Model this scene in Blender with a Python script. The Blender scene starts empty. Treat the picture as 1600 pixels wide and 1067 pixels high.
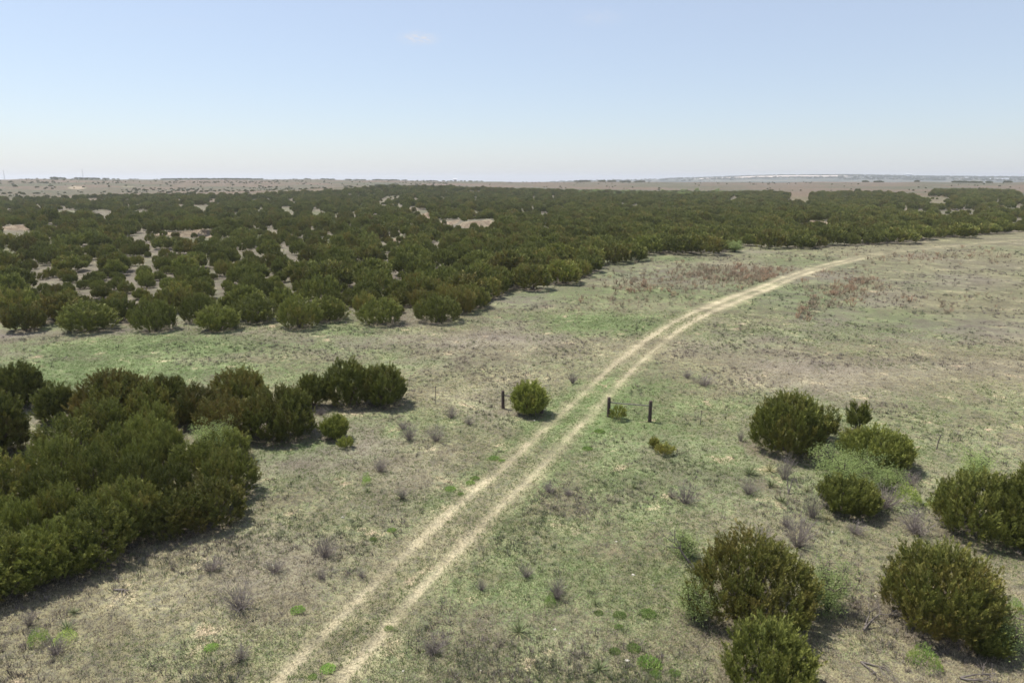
import bpy, math, random
import numpy as np
from mathutils import Vector, Matrix

# ------------------------------------------------------------------ camera, sky, sun, exposure
S = bpy.context.scene
COL = S.collection
FPX, CX0, CY0, HORIZON = 1067.0, 800.0, 533.5, 279.0          # photograph's pixels (1600 x 1067)
PITCH = math.atan((CY0 - HORIZON) / FPX)
CAMZ = 14.0
cam_d = bpy.data.cameras.new('camera'); cam = bpy.data.objects.new('camera', cam_d); COL.objects.link(cam)
cam.location = (0, 0, CAMZ); cam.rotation_euler = (math.pi / 2 - PITCH, 0, 0)
cam_d.sensor_width = 36; cam_d.lens = 24.0; cam_d.clip_start = 0.3; cam_d.clip_end = 40000
S.camera = cam

SUN_EL = math.radians(62)
SH = Vector((0.86, -0.52)).normalized()                        # the way shadows fall on the ground
sunvec = Vector((-SH.x * math.cos(SUN_EL), -SH.y * math.cos(SUN_EL), math.sin(SUN_EL)))
sd = bpy.data.lights.new('sun', 'SUN'); sun = bpy.data.objects.new('sun', sd); COL.objects.link(sun)
sd.energy = 5.0; sd.angle = math.radians(0.55); sd.color = (1.0, 0.955, 0.88)
sun.rotation_euler = (-sunvec).to_track_quat('-Z', 'Y').to_euler()
sun.location = (0, 0, 40)

W = bpy.data.worlds.new('World'); S.world = W; W.use_nodes = True
nt = W.node_tree; nt.nodes.clear()
wo = nt.nodes.new('ShaderNodeOutputWorld'); bg = nt.nodes.new('ShaderNodeBackground')
sky = nt.nodes.new('ShaderNodeTexSky'); sky.sky_type = 'NISHITA'; sky.sun_disc = False
sky.sun_elevation = SUN_EL; sky.sun_rotation = math.atan2(sunvec.x, sunvec.y)
sky.altitude = 0; sky.air_density = 1.0; sky.dust_density = 0.65; sky.ozone_density = 4.0
bg.inputs['Strength'].default_value = 0.12
# two faint wisps of high cloud, placed by direction in the sky
tc = nt.nodes.new('ShaderNodeTexCoord'); mp = nt.nodes.new('ShaderNodeMapping'); mp.inputs['Scale'].default_value = (2.2, 2.2, 14)
nz = nt.nodes.new('ShaderNodeTexNoise'); nz.inputs['Scale'].default_value = 3.0; nz.inputs['Detail'].default_value = 6
cr = nt.nodes.new('ShaderNodeMapRange'); cr.inputs['From Min'].default_value = .60; cr.inputs['From Max'].default_value = .95
cr.inputs['To Min'].default_value = .45; cr.inputs['To Max'].default_value = .50
sx = nt.nodes.new('ShaderNodeSeparateXYZ'); nt.links.new(tc.outputs['Generated'], sx.inputs[0])
hz = nt.nodes.new('ShaderNodeMapRange'); hz.interpolation_type = 'SMOOTHSTEP'; hz.inputs['From Min'].default_value = 0; hz.inputs['From Max'].default_value = .20
hz.inputs['To Min'].default_value = .55; hz.inputs['To Max'].default_value = 0; nt.links.new(sx.outputs['Z'], hz.inputs['Value'])
vs = nt.nodes.new('ShaderNodeMath'); vs.operation = 'MAXIMUM'; nt.links.new(hz.outputs[0], vs.inputs[0]); nt.links.new(cr.outputs[0], vs.inputs[1])
mx = nt.nodes.new('ShaderNodeMix'); mx.data_type = 'RGBA'
mx.inputs['B'].default_value = (4.75, 4.98, 5.55, 1)
nt.links.new(tc.outputs['Generated'], mp.inputs['Vector']); nt.links.new(mp.outputs[0], nz.inputs['Vector'])
nt.links.new(nz.outputs['Fac'], cr.inputs['Value'])
def wisp(px, py, size, amount, prev):
    """a scrap of cirrus in one direction of the sky"""
    cx, cy = (px - CX0) / FPX, (CY0 - py) / FPX
    d = Vector((cx, math.cos(PITCH) + cy * math.sin(PITCH), -math.sin(PITCH) + cy * math.cos(PITCH))).normalized()
    a = nt.nodes.new('ShaderNodeVectorMath'); a.operation = 'SUBTRACT'; nt.links.new(tc.outputs['Generated'], a.inputs[0]); a.inputs[1].default_value = d
    m = nt.nodes.new('ShaderNodeVectorMath'); m.operation = 'MULTIPLY'; nt.links.new(a.outputs[0], m.inputs[0]); m.inputs[1].default_value = (1 / size, 1 / size, 3.2 / size)
    l = nt.nodes.new('ShaderNodeVectorMath'); l.operation = 'LENGTH'; nt.links.new(m.outputs[0], l.inputs[0])
    r = nt.nodes.new('ShaderNodeMapRange'); r.interpolation_type = 'SMOOTHSTEP'; nt.links.new(l.outputs['Value'], r.inputs['Value'])
    r.inputs['From Min'].default_value = 0; r.inputs['From Max'].default_value = 1; r.inputs['To Min'].default_value = amount; r.inputs['To Max'].default_value = 0
    n = nt.nodes.new('ShaderNodeTexNoise'); n.inputs['Scale'].default_value = 60; n.inputs['Detail'].default_value = 5; nt.links.new(mp.outputs[0], n.inputs['Vector'])
    k = nt.nodes.new('ShaderNodeMapRange'); k.inputs['From Min'].default_value = .38; k.inputs['From Max'].default_value = .62; nt.links.new(n.outputs['Fac'], k.inputs['Value'])
    q = nt.nodes.new('ShaderNodeMath'); q.operation = 'MULTIPLY'; nt.links.new(r.outputs[0], q.inputs[0]); nt.links.new(k.outputs[0], q.inputs[1])
    s_ = nt.nodes.new('ShaderNodeMath'); s_.operation = 'ADD'; s_.use_clamp = True; nt.links.new(prev, s_.inputs[0]); nt.links.new(q.outputs[0], s_.inputs[1])
    return s_.outputs[0]
fac = wisp(655, 60, .036, .75, vs.outputs[0]); fac = wisp(935, 28, .05, .16, fac)
nt.links.new(fac, mx.inputs['Factor'])
nt.links.new(sky.outputs[0], mx.inputs['A']); nt.links.new(mx.outputs['Result'], bg.inputs['Color'])
nt.links.new(bg.outputs[0], wo.inputs['Surface'])

S.view_settings.view_transform = 'Standard'; S.view_settings.look = 'None'
S.view_settings.exposure = 0.34; S.view_settings.gamma = 1.0
S.cycles.max_bounces = 5; S.cycles.diffuse_bounces = 2; S.cycles.glossy_bounces = 2
S.cycles.transmission_bounces = 3; S.cycles.transparent_max_bounces = 6; S.cycles.volume_bounces = 0
S.cycles.use_denoising = True; S.cycles.denoiser = 'OPENIMAGEDENOISE'; S.cycles.denoising_input_passes = 'RGB_ALBEDO_NORMAL'; S.cycles.denoising_prefilter = 'ACCURATE'
S.cycles.pixel_filter_type = 'BLACKMAN_HARRIS'; S.cycles.filter_width = 1.6
S.render.film_transparent = False

# ------------------------------------------------------------------ numpy helpers
def hash2(ix, iy, seed):
    h = (ix.astype(np.int64) * 374761393 + iy.astype(np.int64) * 668265263 + seed * 974634777) & 0xffffffff
    h = ((h ^ (h >> 13)) * 1274126177) & 0xffffffff
    return ((h ^ (h >> 16)) & 0xffff) / 65535.0
def vnoise(x, y, seed=0):
    ix, iy = np.floor(x), np.floor(y); fx, fy = x - ix, y - iy
    u, v = fx * fx * (3 - 2 * fx), fy * fy * (3 - 2 * fy)
    a = hash2(ix, iy, seed); b = hash2(ix + 1, iy, seed); c = hash2(ix, iy + 1, seed); d = hash2(ix + 1, iy + 1, seed)
    return (a * (1 - u) + b * u) * (1 - v) + (c * (1 - u) + d * u) * v
def fbm(x, y, seed=0, o=4):
    s, a, t = 0, 1, 0
    for i in range(o):
        s = s + a * vnoise(x * 2 ** i + 17.3 * i, y * 2 ** i - 9.1 * i, seed + i); t += a; a *= .5
    return s / t
def sstep(a, b, x):
    t = np.clip((x - a) / (b - a), 0, 1); return t * t * (3 - 2 * t)

CP, SP = math.cos(PITCH), math.sin(PITCH)
def ray(px, py):
    cx = (np.asarray(px, float) - CX0) / FPX; cy = (CY0 - np.asarray(py, float)) / FPX
    return cx, CP + cy * SP, -SP + cy * CP
def project(x, y, z):
    dz = z - CAMZ
    dep = np.maximum(y * CP - dz * SP, 1e-3)
    return CX0 + FPX * x / dep, CY0 - FPX * (y * SP + dz * CP) / dep

# ------------------------------------------------------------------ terrain
L1X = [-900, 0, 90, 200, 300, 400, 520, 620, 700, 800, 1000, 1200, 1400, 1600, 2500]
L1Y = [281, 280.8, 279.6, 279.8, 280.2, 279.8, 280.5, 281.4, 282.6, 283.8, 284.2, 284.3, 284.0, 283.6, 284]
L2X = [-900, 840, 900, 1000, 1080, 1150, 1200, 1300, 1350, 1420, 1500, 1600, 2500]
L2Y = [286, 284.5, 282.2, 280.4, 278.2, 276.0, 274.8, 274.8, 275.6, 276.8, 277.4, 277.8, 278]
def flat_hit(px, py, z=0.0):
    dx, dy, dz = ray(px, py); t = (z - CAMZ) / dz
    return dx * t, dy * t
# sandy cut banks inside the woodland: px centre, py foot, half width px, height px
BANKS = [(745, 356, 34, 15), (700, 352, 18, 8), (668, 342, 20, 10), (640, 330, 14, 6), (300, 375, 42, 11), (250, 372, 20, 6), (25, 364, 34, 7),
         (625, 377, 14, 6), (1270, 355, 30, 8), (1418, 329, 18, 4), (1450, 332, 12, 3)]
BK = []
for (bx, by, bw, bh) in BANKS:
    X, Y = flat_hit(bx, by); d = math.hypot(X, Y)
    BK.append((float(X), float(Y), bw * d / FPX, bh * d / FPX * .65))
def terrain(x, y, banks=True):
    x = np.asarray(x, float); y = np.asarray(y, float)
    r = np.hypot(x, y) + 1e-6
    z = (fbm(x * .045, y * .045, 11, 3) - .5) * .5 * sstep(8, 60, r)
    z = z + (fbm(x * .016, y * .016, 5, 3) - .5) * 2.4 * sstep(70, 200, r)
    z = z + (fbm(x * .16, y * .16, 7, 2) - .5) * .10
    pxd = CX0 + FPX * CP * x / np.maximum(y, 1.0)                   # photograph column of that direction, near the horizon
    pxd = np.where(y < 1, np.where(x < 0, -900, 2500), pxd)
    # low wooded rise
    z = z + 6.5 * np.exp(-((x + 110) / 130) ** 2 - ((y - 640) / 150) ** 2)
    z = z + 3.0 * np.exp(-((x - 330) / 120) ** 2 - ((y - 520) / 110) ** 2)
    c1 = CAMZ - 1500 * (np.interp(pxd, L1X, L1Y) + (fbm(pxd * .012, pxd * 0, 4, 3) - .5) * 2.2 - HORIZON) / FPX / CP
    c2 = CAMZ - 5200 * (np.interp(pxd, L2X, L2Y) - HORIZON) / FPX / CP
    rise = sstep(750, 1500, r)
    und = (fbm(x * .004, y * .004, 21, 4) - .5) * 7 * rise * (1 - sstep(1250, 1480, r))
    zf = np.where(r < 1500, c1 * rise, c1 + (np.minimum(c1, 2) - 9 - c1) * sstep(1500, 2300, r))
    zf = zf + (c2 - zf) * sstep(3200, 5200, r) + und
    zf = zf + (fbm(x * .01, y * .01, 33, 2) - .5) * 2 * sstep(2500, 5000, r) * (r < 5100)
    zf = zf + (-80) * sstep(5300, 9000, r) * (c2 > -20)
    z = z * (1 - .9 * rise) + zf
    if banks:
        for (bx, by, bw, bh) in BK:
            near = (np.abs(x - bx) < bw * 2.5) & (np.abs(y - by) < 60 + bw)
            if not near.any(): continue
            xx, yy = x[near] if x.ndim else x, y[near] if y.ndim else y
            wob = (fbm(xx * .30, xx * 0 + by, 3, 4) - .5) * 13
            g = np.exp(-((xx - bx) / bw) ** 4)
            f = sstep(0, 4.5, yy - by + wob) * (1 - sstep(8, 45, yy - by))
            if x.ndim: z[near] = z[near] + bh * g * f * (.35 + 1.2 * fbm(xx * .13, xx * 0 + by, 14, 3))
            else: z = z + bh * g * f
    return z
def bank_mask(x, y):
    m = np.zeros_like(x)
    for (bx, by, bw, bh) in BK:
        near = (np.abs(x - bx) < bw * 2) & (np.abs(y - by) < 25)
        if not near.any(): continue
        xx, yy = x[near], y[near]
        wob = (fbm(xx * .30, xx * 0 + by, 3, 4) - .5) * 13
        m[near] = np.maximum(m[near], np.exp(-((xx - bx) / bw) ** 4) * sstep(-2.5, 0, yy - by + wob) * (1 - sstep(4.5, 8, yy - by + wob)))
    return m
def hit(px, py):
    """point of the ground seen at a pixel of the photograph"""
    dx, dy, dz = [float(v) for v in ray(px, py)]
    t, dt = 8.0, .3
    while t < 9000:
        if CAMZ + dz * t < float(terrain(np.array([dx * t]), np.array([dy * t]))[0]): break
        t += dt; dt = max(.3, t * .01)
    a, b = t - dt, t
    for _ in range(20):
        m = (a + b) / 2
        if CAMZ + dz * m < float(terrain(np.array([dx * m]), np.array([dy * m]))[0]): b = m
        else: a = m
    return dx * b, dy * b
def tz(x, y): return float(terrain(np.array([x], float), np.array([y], float))[0])

# ------------------------------------------------------------------ track
TR = [(400, 1160), (478, 1067), (594, 942), (656, 880), (707, 830), (760, 778), (812, 732), (843, 702), (880, 665), (907, 640), (932, 615), (957, 590),
      (983, 565), (1021, 534), (1052, 513), (1095, 490), (1154, 466), (1200, 449), (1237, 433.5), (1282, 418.5), (1325, 408), (1375, 399), (1450, 391), (1537, 384), (1640, 375)]
tp = np.array([flat_hit(a, b) for a, b in TR])
def catmull(P, n=10):
    out = []
    P = np.vstack([2 * P[0] - P[1], P, 2 * P[-1] - P[-2]])
    for i in range(1, len(P) - 2):
        p0, p1, p2, p3 = P[i - 1], P[i], P[i + 1], P[i + 2]
        for t in np.linspace(0, 1, n, endpoint=False):
            out.append(.5 * ((2 * p1) + (-p0 + p2) * t + (2 * p0 - 5 * p1 + 4 * p2 - p3) * t * t + (-p0 + 3 * p1 - 3 * p2 + p3) * t ** 3))
    out.append(P[-2]); return np.array(out)
TC = catmull(tp, 5)
def track_d(x, y):
    """signed distance to the middle of the track"""
    best = np.full(x.shape, 1e9)
    for i in range(len(TC) - 1):
        a, b = TC[i], TC[i + 1]; ab = b - a; L = ab @ ab
        t = np.clip(((x - a[0]) * ab[0] + (y - a[1]) * ab[1]) / L, 0, 1)
        ex, ey = x - a[0] - t * ab[0], y - a[1] - t * ab[1]
        d = np.hypot(ex, ey) * np.sign(ex * ab[1] - ey * ab[0] + 1e-12)
        best = np.where(np.abs(d) < np.abs(best), d, best)
    return best

# ------------------------------------------------------------------ mesh and material helpers
def mesh_np(name, V, F, mat=None, attrs=None, smooth=False):
    """V (n,3), F (m,k) with k = 3 or 4"""
    me = bpy.data.meshes.new(name); V = np.asarray(V, np.float32); F = np.asarray(F, np.int32); m, k = F.shape
    me.vertices.add(len(V)); me.vertices.foreach_set('co', V.ravel())
    me.loops.add(m * k); me.loops.foreach_set('vertex_index', F.ravel())
    me.polygons.add(m); me.polygons.foreach_set('loop_start', np.arange(0, m * k, k, dtype=np.int32))
    if smooth: me.polygons.foreach_set('use_smooth', np.ones(m, bool))
    for an, av in (attrs or {}).items():
        a = me.attributes.new(an, 'FLOAT', 'POINT'); a.data.foreach_set('value', np.asarray(av, np.float32))
    me.update(calc_edges=True)
    if mat: me.materials.append(mat)
    return me
def link(name, me, parent=None, loc=None):
    o = bpy.data.objects.new(name, me); COL.objects.link(o)
    if parent: o.parent = parent
    if loc is not None: o.location = loc
    return o
def tag(o, label=None, cat=None, group=None, kind=None):
    if label: o['label'] = label
    if cat: o['category'] = cat
    if group: o['group'] = group
    if kind: o['kind'] = kind
    return o
class NT:
    def __init__(s, name):
        s.m = bpy.data.materials.new(name); s.m.use_nodes = True; s.t = s.m.node_tree; s.t.nodes.clear()
        s.out = s.n('OutputMaterial')
    def n(s, t, **kw):
        nd = s.t.nodes.new('ShaderNode' + t)
        for k, v in kw.items(): setattr(nd, k, v)
        return nd
    def l(s, a, b): s.t.links.new(a, b)
    def val(s, sock, v):
        if hasattr(v, 'links'): s.l(v, sock)
        else: sock.default_value = v
    def math(s, op, a, b=None, c=None, clamp=False):
        nd = s.n('Math', operation=op); nd.use_clamp = clamp
        s.val(nd.inputs[0], a)
        if b is not None: s.val(nd.inputs[1], b)
        if c is not None: s.val(nd.inputs[2], c)
        return nd.outputs[0]
    def noise(s, vec, scale, detail=2, rough=.5, dist=0):
        nd = s.n('TexNoise'); s.l(vec, nd.inputs['Vector']); nd.inputs['Scale'].default_value = scale
        nd.inputs['Detail'].default_value = detail; nd.inputs['Roughness'].default_value = rough; nd.inputs['Distortion'].default_value = dist
        return nd.outputs['Fac']
    def mapr(s, v, a, b, c=0., d=1.):
        nd = s.n('MapRange', interpolation_type='SMOOTHSTEP'); s.val(nd.inputs['Value'], v)
        for k, q in zip(('From Min', 'From Max', 'To Min', 'To Max'), (a, b, c, d)): s.val(nd.inputs[k], q)
        return nd.outputs[0]
    def mix(s, f, a, b):
        nd = s.n('Mix', data_type='RGBA'); s.val(nd.inputs['Factor'], f)
        for k, q in (('A', a), ('B', b)):
            if hasattr(q, 'links'): s.l(q, nd.inputs[k])
            else: nd.inputs[k].default_value = (*q, 1)
        return nd.outputs['Result']
    def scalec(s, col, f):
        nd = s.n('VectorMath', operation='SCALE'); s.l(col, nd.inputs[0]); s.val(nd.inputs['Scale'], f); return nd.outputs[0]
    def attr(s, name): nd = s.n('Attribute'); nd.attribute_name = name; return nd.outputs['Fac']
    def pri(s, col, rough=.9, spec=.2, normal=None):
        p = s.n('BsdfPrincipled'); s.val(p.inputs['Base Color'], (*col, 1) if isinstance(col, tuple) else col)
        p.inputs['Roughness'].default_value = rough; p.inputs['Specular IOR Level'].default_value = spec
        if normal: s.l(normal, p.inputs['Normal'])
        return p.outputs[0]
    def done(s, sh): s.l(sh, s.out.inputs['Surface']); return s.m

STRAW, LITTER, SOIL, SAND, GREEN = (.345, .305, .18), (.20, .178, .135), (.40, .29, .205), (.45, .39, .26), (.125, .19, .062)
def ground_material():
    N = NT('rangeland_ground'); g = N.n('NewGeometry'); P = g.outputs['Position']
    n_big = N.noise(P, .05, 4, .6); n_mid = N.noise(P, .45, 5, .65, .3); n_sm = N.noise(P, 2.6, 5, .7); n_fine = N.noise(P, 13, 4, .75); n_vf = N.noise(P, 42, 2, .6)
    a_green, a_dry, a_bare, a_tr, a_far, a_wood = [N.attr(k) for k in ('green', 'dry', 'bare', 'track', 'far', 'wood')]
    base = N.mix(N.mapr(n_sm, .40, .60), LITTER, STRAW)
    base = N.mix(N.mapr(n_fine, .45, .62, 0, .75), base, (.17, .17, .085))
    litter = N.math('MULTIPLY', a_dry, N.mapr(n_sm, .3, .55, .5, 1))
    base = N.mix(litter, base, (.25, .214, .172))
    gf = N.math('ADD', N.math('MULTIPLY', a_green, 1.0), N.math('MULTIPLY', N.math('SUBTRACT', n_mid, .5), 1.6))
    gf = N.math('ADD', gf, N.math('MULTIPLY', N.math('SUBTRACT', n_fine, .5), 1.5))
    base = N.mix(N.mapr(gf, .15, 1.0, 0, .9), base, N.mix(N.mapr(n_sm, .35, .65), GREEN, (.19, .22, .105)))
    sp = N.math('MULTIPLY', N.mapr(N.math('ADD', n_mid, N.math('MULTIPLY', N.math('SUBTRACT', n_fine, .5), .35)), .60, .70), .8)
    base = N.mix(sp, base, N.mix(N.mapr(n_big, .4, .6), SOIL, (.47, .38, .25)))
    bb = N.math('ADD', N.math('ADD', a_bare, N.math('MULTIPLY', N.math('SUBTRACT', N.noise(P, .22, 5, .7), .5), 1.8)), N.math('MULTIPLY', N.math('SUBTRACT', n_sm, .5), .9))
    base = N.mix(N.mapr(bb, .4, .85, 0, .9), base, N.mix(N.mapr(n_mid, .35, .6), (.35, .25, .17), (.44, .35, .245)))
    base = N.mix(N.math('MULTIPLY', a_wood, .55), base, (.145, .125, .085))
    farc = N.mix(N.mapr(N.noise(P, .006, 5, .65), .40, .60), (.098, .094, .055), (.150, .108, .074))
    farc = N.mix(N.mapr(N.noise(P, .11, 4, .7), .5, .75, 0, .55), farc, (.10, .105, .065))
    base = N.scalec(base, N.math('SUBTRACT', 1.0, N.math('MULTIPLY', N.attr('mid'), .23)))  # darkens ground with distance, painting in the shade of grass not modelled there
    base = N.mix(a_far, base, farc)
    base = N.mix(N.mapr(N.attr('blue'), 0, 1), base, N.mix(N.mapr(N.noise(P, .004, 3, .6), .42, .6), (.05, .06, .04), (.15, .14, .10)))
    # wheel ruts
    e = N.math('ADD', a_tr, N.math('MULTIPLY', N.math('SUBTRACT', n_sm, .5), .55))
    e = N.math('ADD', e, N.math('MULTIPLY', N.math('SUBTRACT', n_fine, .5), 1.0))
    e = N.math('ADD', e, N.math('MULTIPLY', N.math('SUBTRACT', n_mid, .5), .9))
    rut = N.mapr(e, .40, 1.08, 0, .84)
    sand = N.mix(N.mapr(n_sm, .38, .66), SAND, (.43, .365, .235))
    sand = N.mix(N.mapr(n_fine, .5, .7, 0, .45), sand, (.33, .27, .17))
    base = N.mix(N.mapr(e, -.35, .35, 0, .40), base, (.34, .30, .185))
    base = N.mix(rut, base, sand)
    base = N.mix(N.mapr(N.attr('dune'), .3, .7), base, (.62, .52, .43))
    tone = N.math('MULTIPLY', N.mapr(n_fine, .27, .73, .52, 1.5), N.mapr(n_vf, .25, .75, .62, 1.4))
    tone = N.math('MULTIPLY', tone, N.math('MULTIPLY', N.mapr(N.noise(P, .16, 4, .6), .33, .67, .80, 1.08), N.mapr(n_mid, .3, .7, .78, 1.2)))
    col = N.scalec(base, N.math('MULTIPLY', tone, 1.0))
    b = N.n('Bump'); b.inputs['Strength'].default_value = .9; b.inputs['Distance'].default_value = .12
    hgt = N.math('ADD', N.math('MULTIPLY', n_fine, .6), N.math('MULTIPLY', n_sm, .5)); N.l(hgt, b.inputs['Height'])
    return N.done(N.pri(col, .95, .12, b.outputs[0]))
M_GROUND = ground_material()

def leaf_material(name, dark, light, brown, trans=.18):
    """object colour: red = how brown, green = brightness, blue = random spread of brown"""
    N = NT(name); oi = N.n('ObjectInfo'); sc = N.n('SeparateColor'); N.l(oi.outputs['Color'], sc.inputs[0])
    t, h = N.attr('tint'), N.attr('hue')
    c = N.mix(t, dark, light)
    rb = N.math('MULTIPLY', N.math('SUBTRACT', oi.outputs['Random'], .5), sc.outputs[2])
    bf = N.math('ADD', N.math('ADD', sc.outputs[0], rb), N.math('MULTIPLY', N.math('SUBTRACT', h, .5), .9))
    c = N.mix(N.mapr(bf, .1, 1.1, 0, .95), c, brown)
    rr = N.math('FRACT', N.math('MULTIPLY', oi.outputs['Random'], 7.31))
    c = N.scalec(c, N.math('MULTIPLY', sc.outputs[1], N.math('ADD', N.math('MULTIPLY', rr, .4), .8)))
    p = N.pri(c, .62, .25); tr = N.n('BsdfTranslucent'); N.l(c, tr.inputs['Color'])
    ms = N.n('MixShader'); ms.inputs[0].default_value = trans; N.l(p, ms.inputs[1]); N.l(tr.outputs[0], ms.inputs[2])
    return N.done(ms.outputs[0])
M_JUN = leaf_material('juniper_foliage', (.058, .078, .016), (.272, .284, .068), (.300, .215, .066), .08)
M_MESQ = leaf_material('mesquite_foliage', (.26, .33, .12), (.42, .50, .20), (.50, .55, .15), .5)
M_FORB = leaf_material('fresh_green_foliage', (.18, .29, .065), (.32, .45, .13), (.46, .54, .14), .45)
M_YUC = leaf_material('yucca_blades', (.09, .12, .05), (.22, .24, .11), (.42, .36, .20), .1)
M_SAGE = leaf_material('grey_green_foliage', (.10, .115, .07), (.19, .20, .13), (.20, .16, .11), .2)
def plain(name, c1, c2, scale=8, rough=.9, bump=.3, spec=.2):
    N = NT(name); g = N.n('TexCoord'); n = N.noise(g.outputs['Object'], scale, 5, .65)
    b = N.n('Bump'); b.inputs['Strength'].default_value = bump; b.inputs['Distance'].default_value = .02; N.l(n, b.inputs['Height'])
    return N.done(N.pri(N.mix(N.mapr(n, .3, .7), c1, c2), rough, spec, b.outputs[0]))
M_BARK = plain('juniper_bark', (.10, .075, .06), (.19, .155, .13), 14)
M_DARKBARK = plain('mesquite_bark', (.045, .035, .03), (.09, .07, .06), 14)
M_TWIG = plain('dry_grey_twigs', (.20, .17, .155), (.31, .265, .24), 6)
M_DEAD = plain('dead_branch_wood', (.09, .075, .065), (.20, .175, .155), 9)
M_RUST = plain('rusty_weed_stalks', (.30, .19, .115), (.44, .30, .20), 5)
M_BROWNW = plain('brown_weed_stalks', (.23, .18, .12), (.35, .29, .20), 5)
M_STONE = plain('pale_stone', (.38, .35, .29), (.50, .47, .40), 7, .85)
M_TEEL = plain('painted_steel_stake', (.07, .075, .07), (.12, .11, .10), 20, .6)
M_WHITE = plain('white_painted_metal', (.82, .82, .82), (.9, .9, .9), .2, .5, 0)
def wood_mat():
    N = NT('weathered_post_wood'); t = N.n('TexCoord'); mp = N.n('Mapping'); mp.inputs['Scale'].default_value = (16, 16, 1.4)
    N.l(t.outputs['Object'], mp.inputs[0]); n = N.noise(mp.outputs[0], 2.2, 6, .7)
    b = N.n('Bump'); b.inputs['Strength'].default_value = .8; b.inputs['Distance'].default_value = .02; N.l(n, b.inputs['Height'])
    return N.done(N.pri(N.mix(N.mapr(n, .35, .65), (.045, .032, .026), (.13, .10, .085)), .9, .2, b.outputs[0]))
M_POST = wood_mat()
M_PIPE = plain('grey_weathered_rail', (.10, .09, .085), (.20, .18, .165), 12)

# ------------------------------------------------------------------ woodland outline in the photograph's frame, tested on the ground
WLO = [(-200, 500), (0, 503), (120, 518), (345, 516), (400, 502), (500, 512), (530, 494), (620, 512), (690, 507), (745, 480), (770, 470), (850, 447), (905, 438), (960, 412),
       (1040, 396), (1130, 397), (1150, 385), (1250, 388), (1310, 385), (1400, 380), (1480, 372), (1600, 362), (1900, 350)]
WUP = [(-200, 316), (0, 313), (100, 312), (170, 308), (300, 307), (400, 308), (450, 304), (500, 300), (560, 297), (600, 293), (700, 295), (830, 299), (900, 301), (1000, 303), (1200, 303),
       (1232, 304), (1240, 315), (1262, 315), (1270, 305), (1350, 303), (1420, 306), (1450, 316), (1452, 321), (1478, 321), (1485, 316), (1455, 304), (1462, 299), (1520, 297), (1585, 302), (1600, 311), (1900, 312)]
CLEAR = [(145, 415, 26, 7), (100, 430, 32, 6), (70, 445, 18, 7), (75, 422, 14, 4), (175, 446, 12, 6), (150, 460, 14, 3), (210, 488, 10, 13), (355, 472, 8, 12), (185, 397, 5, 6), (330, 427, 7, 6), (160, 380, 22, 3), (200, 381, 10, 4), (25, 361, 28, 4),
         (160, 333, 20, 3), (220, 332, 6, 3), (102, 327, 8, 2), (300, 368, 40, 6), (250, 366, 12, 3), (300, 378, 6, 5), (370, 380, 5, 4), (222, 362, 12, 3), (82, 378, 4, 8), (2, 398, 4, 9), (260, 397, 3, 6), (332, 420, 3, 6), (12, 482, 6, 12), (70, 503, 8, 6),
         (445, 326, 7, 3), (494, 330, 5, 4), (407, 328, 2, 4), (428, 360, 10, 6), (488, 362, 10, 3), (510, 363, 5, 3), (557, 363, 15, 2.5), (585, 340, 9, 2.5), (555, 337, 10, 2), (529, 337, 4, 2), (625, 373, 14, 4), (514, 380, 5, 4), (560, 382, 10, 5),
         (612, 309, 12, 2.5), (625, 322, 3, 4), (692, 312, 2, 3), (550, 317, 3, 3), (662, 337, 15, 6), (645, 329, 8, 3), (735, 349, 37, 8), (695, 345, 10, 3), (585, 407, 4, 4), (597, 402, 4, 4), (480, 467, 10, 9), (485, 457, 12, 3), (552, 493, 12, 6),
         (854, 355, 6, 3), (1020, 346, 6, 2.5), (1057, 347, 5, 2), (892, 396, 8, 4), (1005, 387, 3, 3), (1107, 373, 4, 2), (847, 339, 2, 2), (1277, 350, 26, 5), (1415, 326, 12, 2), (1440, 329, 10, 3), (1245, 311, 16, 3), (1364, 309, 1.5, 6), (1467, 313, 18, 6), (1495, 332, 35, 3.5), (1585, 345, 6, 3), (1560, 314, 6, 2)]
_r = random.Random(4)
CLEAR += [(_r.uniform(0, 680), 312 + 130 * _r.random() ** 1.6, _r.uniform(2, 6), _r.uniform(1.5, 3.5)) for _ in range(90)] + [(_r.uniform(680, 1600), 308 + 60 * _r.random() ** 1.5, _r.uniform(2, 5), _r.uniform(1, 2)) for _ in range(35)] + [(_r.uniform(0, 700), 375 + 95 * _r.random(), _r.uniform(4, 13), _r.uniform(3, 7)) for _ in range(58)]
def hides_clearing(x, y, z, h):
    """true for a tree that would stand in or in front of one of the open spots"""
    bad = np.zeros(x.shape, bool); pr = .8 * FPX / np.hypot(x, y)
    for f in (0., .35, .7, .95):
        u, v = project(x, y, z + h * f); w = pr * (1 if f < .8 else .5)
        for (a, b, rx, ry) in CLEAR: bad |= (np.abs(u - a) < rx + w) & (((u - a) / (rx + w)) ** 2 + ((v - b) / ry) ** 2 < 1)
    return bad
def in_wood_outline(u, v): return (v < np.interp(u, [a for a, b in WLO], [b for a, b in WLO])) * (v > np.interp(u, [a for a, b in WUP], [b for a, b in WUP])) * 1.0
def in_wood(x, y, z):
    u, v = project(x, y, z)
    ok = (v < np.interp(u, [a for a, b in WLO], [b for a, b in WLO])) & (v > np.interp(u, [a for a, b in WUP], [b for a, b in WUP]))
    return ok
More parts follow.
